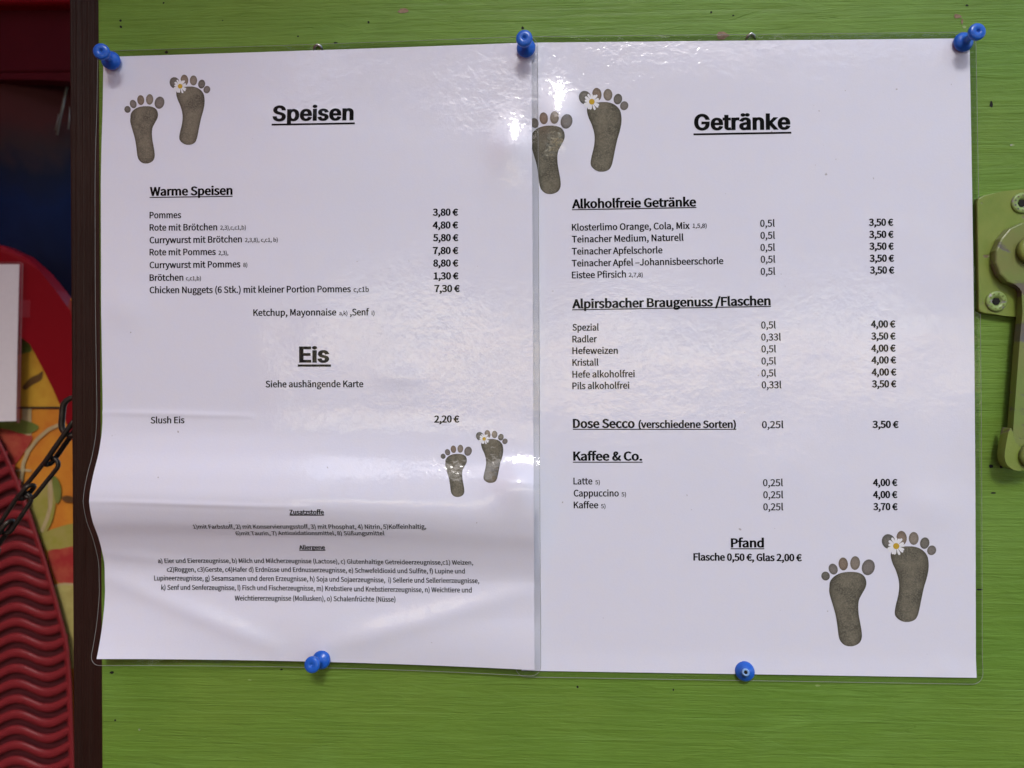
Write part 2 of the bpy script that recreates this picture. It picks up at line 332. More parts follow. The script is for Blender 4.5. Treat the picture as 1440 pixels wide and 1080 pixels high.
GLYPHS = json.loads(r'''{"body":{" ":[196,""],"&":[594,"226,-11 296,-2 358,23 410,62 462,29 511,5 558,-11 579,55 459,116 505,186 542,263 571,345 497,345 473,275 443,212 407,156 347,210 292,271 244,336 314,390 367,451 389,526 374,591 331,635 263,651 186,631 135,578 116,501 121,453 136,403 158,351 96,302 50,242 31,166 56,74 124,12|358,104 299,66 236,52 171,67 126,108 109,170 133,238 190,295 240,227 296,163|215,389 184,502 206,568 264,595 310,574 324,524 309,472 269,429"],"(":[295,"209,-171 258,-149 195,-18 159,124 147,272 159,418 195,560 258,692 209,714 140,579 96,433 80,272 96,109 140,-37"],")":[295,"86,-171 155,-37 199,109 215,272 199,433 155,579 86,714 37,692 99,560 137,418 149,272 137,124 99,-18 37,-149"],",":[243,"65,-166 133,-122 177,-61 193,17 175,85 126,110 83,95 65,54 83,13 124,-2 134,-1 110,-71 46,-119"],".":[243,"121,-11 162,5 179,49 162,93 121,110 80,93 64,49 80,5"],"/":[342,"10,-156 68,-156 329,693 272,693"],"0":[485,"243,-11 348,25 417,136 442,322 417,506 348,615 243,651 137,615 68,506 44,322 68,136 137,25|243,53 179,81 136,169 120,322 136,474 179,561 243,588 307,561 349,474 365,322 349,169 307,81"],"1":[485,"77,0 428,0 428,66 299,66 299,640 238,640 106,595 106,544 220,544 220,66 77,66"],"2":[485,"38,0 441,0 441,69 264,69 159,63 291,201 379,334 410,464 387,563 323,628 224,651 150,640 89,607 35,558 81,513 120,551 164,577 214,587 280,570 319,526 332,460 300,343 204,208 38,47"],"3":[485,"230,-11 334,11 408,73 436,171 417,248 369,303 300,334 300,338 360,371 400,422 414,492 389,578 324,632 227,651 159,641 100,614 49,575 92,525 152,569 224,587 304,559 333,485 316,423 260,380 155,363 155,302 273,286 336,242 354,174 338,110 292,69 224,55 160,65 108,92 66,128 25,77 75,33 142,1"],"4":[485,"297,0 372,0 372,176 458,176 458,240 372,240 372,640 284,640 17,229 17,176 297,176|297,240 100,240 246,458 298,553 301,553 297,437"],"5":[485,"229,-11 331,14 408,89 438,208 412,324 342,391 245,412 149,387 166,572 407,572 407,640 96,640 75,341 118,314 169,342 224,352 295,334 341,285 357,206 339,125 290,73 221,55 155,65 104,91 64,126 24,73 74,32 141,1"],"6":[485,"263,-11 355,15 421,87 447,196 425,308 363,375 269,397 218,388 168,362 124,320 149,477 207,561 289,586 345,573 390,537 436,586 396,620 346,643 286,651 169,617 83,507 49,306 77,130 153,24|126,257 169,304 214,330 256,338 320,320 358,272 371,196 357,120 318,70 263,52 194,75 147,145"],"7":[485,"173,0 256,0 276,222 330,409 444,592 444,640 43,640 43,572 354,572 253,400 197,217"],"8":[485,"244,-11 349,11 419,70 444,154 429,229 390,284 337,322 337,327 376,365 408,418 422,481 400,569 340,628 246,650 156,629 94,572 71,487 83,426 114,377 157,340 157,336 101,295 57,236 40,159 67,71 139,11|288,348 217,380 164,424 143,487 172,562 245,590 304,575 341,534 354,477 337,409|245,48 176,63 129,105 111,166 122,223 153,272 199,311 283,274 345,227 368,156 353,100 310,62"],"9":[485,"205,-11 319,24 404,139 437,348 409,517 332,618 222,651 130,625 64,553 38,444 60,333 122,265 215,243 268,252 318,279 362,320 336,164 279,80 203,55 143,68 94,104 51,54 91,20 142,-3|361,388 317,338 272,311 228,302 164,320 126,369 114,444 128,521 167,571 223,589 293,566 340,499"],"A":[531,"3,0 85,0 147,196 381,196 442,0 527,0 310,640 220,640|167,259 198,358 262,575 265,575 330,358 361,259"],"B":[574,"88,0 292,0 418,21 503,83 534,188 518,263 472,314 404,341 404,345 455,375 487,424 498,484 469,574 392,625 278,640 88,640|169,368 169,576 267,576 351,566 401,533 418,473 403,417 353,381 264,368|169,65 169,306 280,306 376,293 435,256 455,190 434,119 374,78 280,65"],"C":[557,"329,-11 406,-1 471,31 526,80 481,132 438,93 389,68 333,59 227,92 158,182 134,322 159,460 229,549 335,581 409,564 466,520 510,573 465,611 406,640 334,651 189,611 88,498 51,320 87,141 186,28"],"D":[601,"88,0 251,0 414,39 515,149 549,322 515,495 413,603 248,640 88,640|169,66 169,575 241,575 367,545 441,460 466,322 441,184 367,97 241,66"],"E":[514,"88,0 466,0 466,69 169,69 169,302 411,302 411,371 169,371 169,572 457,572 457,640 88,640"],"F":[482,"88,0 169,0 169,287 413,287 413,355 169,355 169,572 457,572 457,640 88,640"],"G":[602,"340,-11 420,-2 487,25 537,63 537,332 327,332 327,265 463,265 463,97 413,69 348,59 231,92 159,182 134,322 160,460 234,549 347,581 404,572 449,551 485,520 528,573 484,610 423,640 344,651 193,611 89,498 51,320 88,141 190,28"],"H":[636,"88,0 169,0 169,302 467,302 467,0 548,0 548,640 467,640 467,372 169,372 169,640 88,640"],"J":[467,"207,-11 308,16 365,87 383,188 383,640 302,640 302,196 291,117 256,73 199,59 137,76 88,132 31,90 75,34 133,0"],"K":[564,"88,0 169,0 169,203 279,334 471,0 561,0 329,397 530,640 438,640 170,319 169,319 169,640 88,640"],"L":[474,"88,0 449,0 449,69 169,69 169,640 88,640"],"M":[709,"88,0 161,0 161,354 150,543 154,543 205,397 327,65 381,65 501,397 553,543 556,543 546,354 546,0 621,0 621,640 524,640 402,298 357,164 354,164 307,298 185,640 88,640"],"N":[631,"88,0 164,0 164,336 155,536 158,536 227,404 460,0 543,0 543,640 466,640 466,307 478,105 473,105 404,237 170,640 88,640"],"O":[648,"324,-11 466,30 562,145 597,322 562,499 466,612 324,651 182,612 86,499 51,322 86,145 182,30|324,59 223,92 157,183 134,322 157,460 223,549 324,581 425,549 491,460 514,322 491,183 425,92"],"P":[553,"88,0 169,0 169,255 274,255 398,276 480,341 510,452 480,563 396,622 271,640 88,640|169,320 169,575 260,575 354,564 411,525 430,452 412,377 357,334 264,320"],"R":[554,"169,336 169,575 276,575 361,564 413,528 431,461 413,391 361,350 276,336|439,0 530,0 368,280 443,314 494,374 512,461 483,566 404,623 288,640 88,640 88,0 169,0 169,272 284,272"],"S":[520,"265,-11 381,13 456,78 483,170 465,250 418,304 351,341 260,381 210,404 170,437 154,488 169,537 210,569 273,581 329,573 377,553 419,521 461,573 409,614 346,641 273,651 169,629 98,570 72,482 92,404 142,351 202,318 293,278 348,251 387,216 401,163 385,109 339,73 266,59 201,69 141,97 90,139 42,83 104,33 179,0"],"T":[523,"221,0 302,0 302,572 496,572 496,640 27,640 27,572 221,572"],"W":[767,"158,0 254,0 349,386 382,532 385,532 416,386 513,0 611,0 743,640 666,640 597,292 562,84 557,84 512,292 423,640 348,640 260,292 215,84 211,84 173,292 106,640 23,640"],"Z":[526,"44,0 485,0 485,69 143,69 481,592 481,640 74,640 74,572 382,572 44,49"],"a":[492,"189,-11 246,-2 299,22 347,57 349,57 356,0 422,0 422,292 405,394 352,462 258,486 185,476 122,453 72,424 102,369 144,394 191,412 244,420 304,403 334,359 342,300 177,267 82,210 52,123 70,50 118,4|212,53 153,71 128,128 148,182 216,222 342,247 342,115 277,69"],"b":[540,"289,-11 391,19 466,106 495,244 473,372 410,456 306,486 254,477 203,453 157,420 161,505 161,695 80,695 80,0 144,0 151,49 155,49 221,5|276,56 222,67 161,105 161,354 225,403 286,419 359,397 400,336 412,244 394,143 346,79"],"c":[445,"267,-11 323,-4 375,16 421,48 386,102 335,69 274,55 197,78 146,141 127,237 147,332 200,396 277,419 328,408 371,378 411,430 353,470 273,486 160,457 77,372 45,237 75,102 154,18"],"d":[541,"242,-11 296,-2 345,22 386,56 389,56 396,0 461,0 461,695 381,695 381,513 385,431 323,472 251,486 150,456 75,370 46,237 71,102 138,18|259,56 188,78 144,140 128,237 147,333 196,396 265,419 323,408 381,369 381,120 322,72"],"e":[484,"272,-11 332,-5 383,12 428,37 400,90 344,62 281,52 202,73 147,130 124,218 444,218 447,264 425,382 361,459 258,486 154,456 76,370 45,237 76,103 157,18|123,275 148,355 196,405 259,423 323,406 363,356 377,275"],"f":[284,"29,409 93,409 93,0 173,0 173,409 273,409 273,474 173,474 173,549 189,619 240,643 293,630 311,692 231,706 154,687 108,633 93,550 93,474 29,470"],"g":[492,"240,-218 368,-195 451,-136 480,-54 462,10 406,47 315,58 222,58 156,73 139,110 148,143 169,167 239,150 328,170 390,227 413,315 402,371 375,413 471,413 471,474 306,474 239,486 151,466 87,407 62,317 81,241 124,189 124,186 88,150 72,98 84,50 114,20 114,16 63,-33 45,-92 70,-161 138,-204|239,204 189,218 153,257 139,317 168,399 239,428 291,415 327,377 341,317 326,257 290,218|251,-163 178,-153 131,-124 114,-80 126,-39 162,0 224,-7 306,-7 377,-20 402,-67 383,-114 331,-149"],"h":[530,"80,0 161,0 161,344 225,398 290,416 341,403 370,362 380,290 380,0 459,0 459,300 444,402 396,465 314,486 255,475 203,447 157,407 161,505 161,695 80,695"],"i":[240,"80,0 161,0 161,474 80,474|120,572 159,586 174,625 159,662 120,677 83,662 68,625 83,586"],"j":[240,"31,-211 106,-192 148,-138 161,-54 161,474 81,474 81,-54 70,-122 23,-148 -23,-139 -38,-199|120,572 159,586 174,625 159,662 120,677 82,662 67,625 82,586"],"k":[482,"80,0 159,0 159,125 248,229 387,0 473,0 294,283 452,474 363,474 162,224 159,224 159,695 80,695"],"l":[248,"164,-11 210,-4 199,57 182,55 167,63 161,89 161,695 80,695 80,94 100,16"],"m":[809,"80,0 161,0 161,344 223,399 279,416 329,403 358,362 368,290 368,0 447,0 447,344 510,399 567,416 616,403 645,362 655,290 655,0 734,0 734,300 719,402 671,465 591,486 535,475 484,443 434,396 408,444 365,475 303,486 249,475 200,446 155,405 154,405 146,474 80,474"],"n":[533,"80,0 161,0 161,344 225,398 290,416 341,403 370,362 380,290 380,0 459,0 459,300 444,402 396,465 314,486 254,475 202,446 155,405 154,405 146,474 80,474"],"o":[529,"265,-11 373,18 453,102 484,237 453,372 373,457 265,486 156,457 76,372 45,237 76,102 156,18|265,55 193,78 145,141 127,237 145,332 193,396 265,419 337,396 385,332 403,237 385,141 337,78"],"p":[541,"80,-200 161,-200 161,-39 158,44 224,3 289,-11 391,19 466,106 495,244 473,372 410,456 306,486 252,477 201,452 155,419 154,419 146,474 80,474|276,56 222,67 161,105 161,354 226,403 286,419 359,397 400,336 412,244 394,143 346,79"],"r":[339,"80,0 161,0 161,305 197,369 238,404 279,415 326,407 341,476 290,486 239,474 193,440 155,388 154,388 146,474 80,474"],"s":[409,"204,-11 299,8 357,59 376,129 354,201 300,244 232,273 161,305 130,355 152,404 218,424 276,412 326,382 364,432 323,459 273,479 217,486 129,468 73,420 54,352 75,286 127,243 192,215 266,181 300,125 277,72 207,51 155,58 109,78 66,107 28,54 79,20 139,-3"],"t":[329,"229,-11 317,6 301,66 247,53 190,77 174,144 174,409 303,409 303,474 174,474 174,608 107,608 99,474 24,470 24,409 94,409 94,147 107,63 149,8"],"u":[530,"219,-11 278,-1 329,29 375,74 378,74 384,0 451,0 451,474 371,474 371,138 328,92 288,66 243,58 192,71 163,112 154,183 154,474 73,474 73,174 89,72 137,10"],"v":[455,"182,0 276,0 444,474 365,474 275,204 231,65 227,65 183,204 94,474 11,474"],"w":[700,"155,0 248,0 315,254 348,392 352,392 384,256 452,0 549,0 678,474 601,474 532,200 503,68 499,68 465,200 391,474 313,474 239,200 208,68 203,68 175,200 105,474 24,474"],"x":[435,"13,0 97,0 161,111 209,196 213,196 265,111 334,0 422,0 265,239 409,474 327,474 268,370 226,291 222,291 175,370 112,474 25,474 169,247"],"y":[455,"88,-204 169,-182 226,-124 265,-40 444,474 366,474 280,211 242,77 237,77 190,211 94,474 11,474 202,-1 191,-37 150,-110 85,-139 48,-131 32,-195"],"z":[415,"31,0 389,0 389,65 131,65 382,431 382,474 58,474 58,409 280,409 31,43"],"ß":[561,"378,-11 461,8 514,59 533,133 483,242 391,298 341,365 364,424 406,483 430,562 411,634 357,685 271,705 167,679 103,610 80,503 80,0 159,0 159,488 172,572 210,623 270,640 331,616 352,554 329,486 288,428 265,356 315,262 408,208 458,129 437,74 375,51 323,61 272,93 240,37 304,1"],"ä":[492,"189,-11 246,-2 299,22 347,57 349,57 356,0 422,0 422,292 405,394 352,462 258,486 185,476 122,453 72,424 102,369 144,394 191,412 244,420 304,403 334,359 342,300 177,267 82,210 52,123 70,50 118,4|212,53 153,71 128,128 148,182 216,222 342,247 342,115 277,69|167,574 202,588 216,622 202,656 167,670 132,656 119,622 132,588|354,574 389,588 403,622 389,656 354,670 320,656 306,622 320,588"],"ö":[529,"265,-11 373,18 453,102 484,237 453,372 373,457 265,486 156,457 76,372 45,237 76,102 156,18|265,55 193,78 145,141 127,237 145,332 193,396 265,419 337,396 385,332 403,237 385,141 337,78|171,574 205,588 219,622 205,656 171,670 136,656 123,622 136,588|358,574 392,588 406,622 392,656 358,670 323,656 310,622 323,588"],"ü":[530,"219,-11 278,-1 329,29 375,74 378,74 384,0 451,0 451,474 371,474 371,138 328,92 288,66 243,58 192,71 163,112 154,183 154,474 73,474 73,174 89,72 137,10|170,574 205,588 219,622 205,656 170,670 136,656 122,622 136,588|358,574 393,588 407,622 393,656 358,670 324,656 310,622 324,588"],"–":[468,"40,218 428,218 428,272 40,272"],"€":[485,"22,341 80,341 79,311 80,275 22,272 22,229 86,229 128,99 205,17 311,-11 377,-1 432,30 478,79 432,121 379,70 316,53 246,75 196,135 167,229 376,229 376,276 162,276 161,313 162,341 415,341 415,389 166,389 194,487 247,549 322,570 378,554 423,513 469,557 430,596 380,624 324,634 211,604 129,521 85,389 22,384"]},"head":{" ":[236,""],"E":[527,"76,0 76,640 469,640 469,568 157,568 157,360 447,360 447,288 157,288 157,72 472,72 472,0"],"G":[655,"338,-9 297,-6 258,1 222,14 188,32 157,54 130,80 107,111 87,145 71,184 60,226 53,271 51,320 53,369 60,414 71,456 87,495 107,529 130,560 157,586 187,608 220,626 256,639 293,646 333,649 358,648 382,645 406,640 428,634 450,625 470,615 489,604 507,590 524,576 539,560 553,542 565,524 576,504 584,483 591,461 597,439 513,439 487,495 448,537 397,564 334,573 306,572 279,566 254,557 230,544 209,528 189,508 172,485 157,458 145,428 137,395 132,359 130,320 132,281 137,245 145,212 157,182 172,156 190,133 209,113 232,96 256,83 282,74 309,68 338,67 364,68 389,72 412,80 434,90 453,102 471,117 486,135 498,155 509,177 516,201 520,227 522,255 546,250 356,250 356,322 601,322 601,252 599,213 593,178 582,145 567,114 549,87 527,62 502,41 474,24 443,10 410,-1 375,-7"],"S":[562,"281,-11 248,-10 216,-5 187,2 160,12 136,24 115,39 96,56 80,76 68,97 58,120 51,145 48,172 131,172 135,149 143,128 155,110 171,95 189,83 209,74 281,62 303,63 323,65 342,70 360,76 381,86 399,100 414,116 426,134 432,154 435,175 433,194 427,211 418,225 372,257 308,280 231,301 194,313 161,328 132,345 108,364 90,386 76,410 68,438 65,469 67,495 73,519 82,542 94,563 110,582 128,599 149,614 173,626 199,636 226,643 255,647 286,649 316,647 345,643 373,636 398,626 421,614 441,599 459,583 474,564 487,544 496,523 502,500 504,475 424,475 420,498 411,518 398,536 380,550 359,562 336,570 311,575 283,577 257,575 232,571 210,563 191,553 175,541 162,526 152,510 147,492 145,472 147,452 154,434 165,420 213,388 267,369 332,351 392,332 451,299 496,248 504,232 509,215 513,195 514,174 512,149 507,125 498,102 486,80 471,60 453,42 431,27 407,13 379,3 349,-5 317,-10"],"e":[508,"267,-10 233,-8 202,-3 173,7 147,21 124,38 103,58 85,81 70,107 58,135 50,166 45,200 43,235 45,271 50,304 58,335 70,364 84,391 102,414 122,435 145,452 170,466 197,476 227,482 258,484 334,471 353,463 370,454 386,442 402,429 416,414 429,396 440,376 449,355 457,331 462,304 466,275 467,244 467,213 94,213 94,278 425,278 390,254 389,277 386,299 381,319 375,338 363,360 348,379 330,395 309,406 285,413 258,415 237,414 218,410 200,404 184,394 165,379 150,360 137,339 128,316 123,291 121,265 121,223 122,198 125,174 131,153 139,134 149,116 161,101 175,88 190,77 207,69 226,63 246,59 267,58 319,66 359,91 384,133 459,114 450,91 438,69 422,49 407,36 392,24 374,14 355,6 335,-1 314,-6 291,-9"],"i":[210,"66,0 66,477 143,477 143,0|105,557 91,559 79,564 68,572 59,582 54,594 52,608 54,621 59,633 68,644 79,652 91,657 105,659 119,657 132,652 143,644 152,633 157,621 159,608 157,594 152,582 143,572 132,564 119,559"],"k":[479,"138,172 138,266 152,266 358,477 453,477 232,251 223,251|66,0 66,640 143,640 143,0|370,0 186,234 241,288 468,0"],"n":[515,"143,285 143,0 66,0 66,477 140,477 141,362 129,362 141,392 155,418 172,439 191,456 212,468 235,477 260,482 286,484 310,482 332,479 352,472 371,464 388,452 404,439 417,422 428,404 438,382 444,358 448,332 449,302 449,0 372,0 372,296 371,322 365,346 356,366 343,383 328,397 309,406 288,412 264,414 242,412 221,407 202,399 185,388 171,373 159,356 150,335 145,312"],"p":[534,"66,-180 66,477 141,477 141,402 149,402 173,435 216,469 236,477 260,482 288,484 317,482 344,476 370,467 394,454 415,437 434,417 451,394 465,368 476,339 485,308 489,274 491,238 489,201 485,167 477,135 465,106 451,80 435,57 416,37 394,20 370,7 345,-3 318,-8 289,-10 261,-9 237,-4 217,5 174,39 149,74 143,74 143,-180|277,59 298,60 318,65 336,72 352,82 366,95 378,110 389,127 397,147 404,168 409,190 412,213 413,238 412,263 409,286 404,308 398,329 389,348 379,364 366,379 352,392 336,402 318,409 298,413 277,415 256,414 236,409 219,402 203,393 189,380 176,366 166,349 157,331 150,310 146,288 143,264 142,238 143,213 146,188 151,166 157,145 166,126 177,109 189,94 203,82 219,72 237,65 256,60"],"r":[326,"66,0 66,477 140,477 140,404 145,404 156,426 172,446 192,462 209,472 227,479 247,483 268,484 288,484 306,483 306,405 289,408 260,410 239,408 219,404 200,396 184,385 170,372 158,357 150,339 145,319 143,298 143,0"],"s":[459,"229,-10 205,-9 182,-7 161,-2 141,4 123,12 106,22 91,34 78,48 66,63 57,80 50,98 45,119 118,134 127,110 139,91 156,76 177,65 201,59 228,57 252,58 273,62 291,69 308,78 324,93 334,110 337,129 335,145 329,159 320,171 306,181 288,189 267,195 188,214 157,223 131,234 109,247 91,262 77,279 67,299 61,320 59,344 60,364 65,383 72,401 82,417 94,432 109,445 126,456 145,466 165,474 187,479 211,483 235,484 259,483 281,480 301,475 319,469 341,457 360,443 376,427 408,365 337,349 330,366 319,382 305,397 287,409 264,416 236,418 209,416 185,410 165,399 149,384 140,368 137,349 139,332 145,318 156,306 216,280 289,263 319,255 345,244 367,231 385,216 399,198 409,179 415,158 417,134 415,114 411,94 403,76 393,59 380,44 365,30 347,18 327,8 305,0 281,-6 256,-9"],"t":[286,"256,477 256,411 8,411 8,477|82,593 158,593 158,123 160,104 164,89 171,77 182,69 196,64 214,63 233,64 254,67 268,2 241,-3 212,-5 183,-3 157,3 135,13 116,27 101,44 90,65 84,89 82,117"],"ä":[490,"201,-11 179,-10 158,-6 138,-1 119,6 101,16 85,27 72,41 60,56 50,73 44,92 40,113 38,136 40,161 45,184 54,203 66,218 81,232 98,243 158,265 224,277 294,285 334,296 341,302 345,310 347,320 347,323 335,373 302,405 246,416 188,405 148,378 126,344 52,366 61,387 72,405 84,421 99,435 115,447 131,457 149,466 167,472 244,484 301,477 360,453 377,440 392,423 405,403 413,385 419,365 422,342 424,316 424,0 348,0 348,65 343,65 317,31 271,1|214,57 241,59 266,65 287,74 305,86 320,101 331,117 340,135 345,154 347,174 347,239 326,229 291,221 252,215 221,211 169,200 130,175 122,163 117,149 116,132 128,91 163,66|329,557 315,559 303,564 293,572 284,582 279,594 277,608 279,621 284,633 293,644 303,652 315,657 329,658 342,657 354,652 364,644 373,633 378,621 379,608 378,594 373,582 364,572 354,564 342,559|148,557 134,559 122,564 112,572 103,582 98,594 97,608 98,621 103,633 112,644 122,652 134,657 148,658 161,657 173,652 184,644 192,633 197,621 198,608 197,594 192,582 184,572 173,564 161,559"]}}''')
_cache = {}
def glyph(font, ch):
    key = (font, ch)
    if key in _cache: return _cache[key]
    adv, data = GLYPHS[font][ch]
    cs = [[tuple(map(float, q.split(','))) for q in c.split(' ')] for c in data.split('|')] if data else []
    area = lambda c: .5 * sum(c[i - 1][0] * c[i][1] - c[i][0] * c[i - 1][1] for i in range(len(c)))
    def inside(p, c):
        r = False
        for i in range(len(c)):
            (x1, y1), (x2, y2) = c[i - 1], c[i]
            if (y1 > p[1]) != (y2 > p[1]) and p[0] < (x2 - x1) * (p[1] - y1) / (y2 - y1) + x1: r = not r
        return r
    big = max(cs, key=lambda c: abs(area(c))) if cs else None
    sg = math.copysign(1, area(big)) if cs else 1
    outs = [c for c in cs if area(c) * sg > 0]; holes = [c for c in cs if area(c) * sg < 0]
    vs, fs = [], []
    for o in outs:
        loops = [o] + [h for h in holes if inside(h[0], o)]
        flat = [p for l in loops for p in l]
        b = len(vs); vs += flat
        for t in tessellate_polygon([[Vector((x, y, 0)) for x, y in l] for l in loops]): fs.append(tuple(b + i for i in t))
    _cache[key] = (adv, vs, fs, cs); return _cache[key]
def run(font, txt, bold):
    """filled outlines of one run of text in units of 1/1000 em, with the strokes thickened by `bold`"""
    V, Fc = [], []; x = 0
    for ch in txt:
        adv, vs, fs, cs = glyph(font, ch)
        if font == 'head': sq = lambda p: (p - adv / 2) * .94 + adv / 2; vs = [(sq(p), q) for p, q in vs]; cs = [[(sq(p), q) for p, q in c] for c in cs]
        b = len(V); V += [(x + p, q, 0) for p, q in vs]; Fc += [tuple(b + i for i in f) for f in fs]
        if bold:
            for c in cs:
                n = len(c); b = len(V)
                for i in range(n):
                    p0, p1, p2 = (Vector(c[(i + k) % n]) for k in (-1, 0, 1))
                    d1, d2 = (p1 - p0), (p2 - p1)
                    d1 = d1.normalized() if d1.length > 1e-6 else Vector((1, 0)); d2 = d2.normalized() if d2.length > 1e-6 else d1
                    n1, n2 = Vector((d1.y, -d1.x)), Vector((d2.y, -d2.x)); nn = n1 + n2
                    nn = nn.normalized() if nn.length > 1e-3 else n1
                    mul = bold / max(.6, nn.dot(n1))
                    w2 = Vector((nn.x * mul, nn.y * mul * .5)); a, e = p1 + w2, p1 - w2
                    V += [(x + a.x, a.y, 1), (x + e.x, e.y, 1)]
                for i in range(n):
                    a, e = b + 2 * i, b + 2 * ((i + 1) % n); Fc.append((a, e, e + 1, a + 1))
        x += adv
    return V, Fc
STY = {  # font, added stroke, cap height in photo pixels
    'title': ('head', 46, 21.2), 'h': ('body', 42, 12.0), 'h2': ('body', 40, 9.7), 'b': ('body', 25, 9.0), 'p': ('body', 44, 9.3), 'q': ('body', 20, 9.4),
    's': ('body', 18, 5.6), 's2': ('body', 18, 7.0), 'f': ('body', 19, 6.7), 'fb': ('body', 34, 6.7), 'g': ('body', 42, 9.6)}
MM = 1 / 2954.0
def write(sheet, name, segs, parent, ul=None, cap=None, off=None):
    """segs: (text, x0, baseline0, x1, baseline1, style) in photo places; ul: underline (x0, y0, x1, y1, thickness)"""
    V, Fc = [], []; off = off or (.0002 if name.startswith('footnote') else .0001)
    for txt, x0, y0, x1, y1, st in segs:
        font, bold, cp = STY[st]; cp = cap or cp
        vs, fs = run(font, txt, bold)
        xa, xb = min(p[0] for p in vs), max(p[0] for p in vs)
        (u0, v0), (u1, v1) = sheet.inv(x0, y0), sheet.inv(x1, y1)
        A, B = Vector((u0 * WID, v0 * HEI)), Vector((u1 * WID, v1 * HEI))
        d = (B - A); sx = d.length / (xb - xa); d.normalize(); nrm = Vector((d.y, -d.x)); sy = cp * MM / 640.0
        b = len(V)
        for x, y, lift in vs:
            q = A + d * ((x - xa) * sx) + nrm * (y * sy)
            V.append(sheet.pos(q.x / WID, q.y / HEI, off + (.00002 if lift else 0)))
        Fc += [tuple(b + i for i in f) for f in fs]
    if ul:
        x0, y0, x1, y1, th = ul; n = 24; b = len(V)
        for i in range(n + 1):
            f = i / n; x, y = x0 + (x1 - x0) * f, y0 + (y1 - y0) * f
            for yy in (y - th / 2, y + th / 2):
                u, v = sheet.inv(x, yy); V.append(sheet.pos(u, v, off))
        Fc += [(b + 2 * i, b + 2 * i + 1, b + 2 * i + 3, b + 2 * i + 2) for i in range(n)]
    return link(name, V, Fc, M_INK, parent)

# stone footprints, traced in their own 0..1 box
FB = (79, 338, 592, 854)
LFOOT = [(115, 590), (118, 565), (135, 543), (165, 527), (205, 521), (245, 525), (270, 540), (280, 565), (277, 590), (262, 618), (248, 645), (244, 675), (246, 710), (252, 745), (259, 785), (260, 815), (250, 838), (228, 851), (205, 854), (182, 848), (164, 830), (156, 805), (151, 765), (143, 715), (131, 672), (120, 635), (114, 610)]
RFOOT = [(389, 450), (395, 430), (420, 415), (450, 408), (490, 408), (525, 420), (550, 445), (558, 475), (558, 510), (550, 550), (538, 590), (527, 640), (518, 685), (510, 715), (497, 735), (470, 745), (440, 742), (415, 725), (407, 705), (412, 670), (422, 630), (427, 590), (424, 555), (412, 515), (398, 485)]
LTOES = [(98, 540, 19, 20, -20), (132, 509, 20, 25, -20), (177, 486, 21, 29, -5), (230, 482, 22, 31, 3), (289, 501, 29, 36, 15)]
RTOES = [(380, 386, 30, 34, -25), (438, 370, 23, 32, -5), (492, 372, 22, 29, 0), (541, 393, 21, 26, 12), (572, 425, 20, 22, 25)]
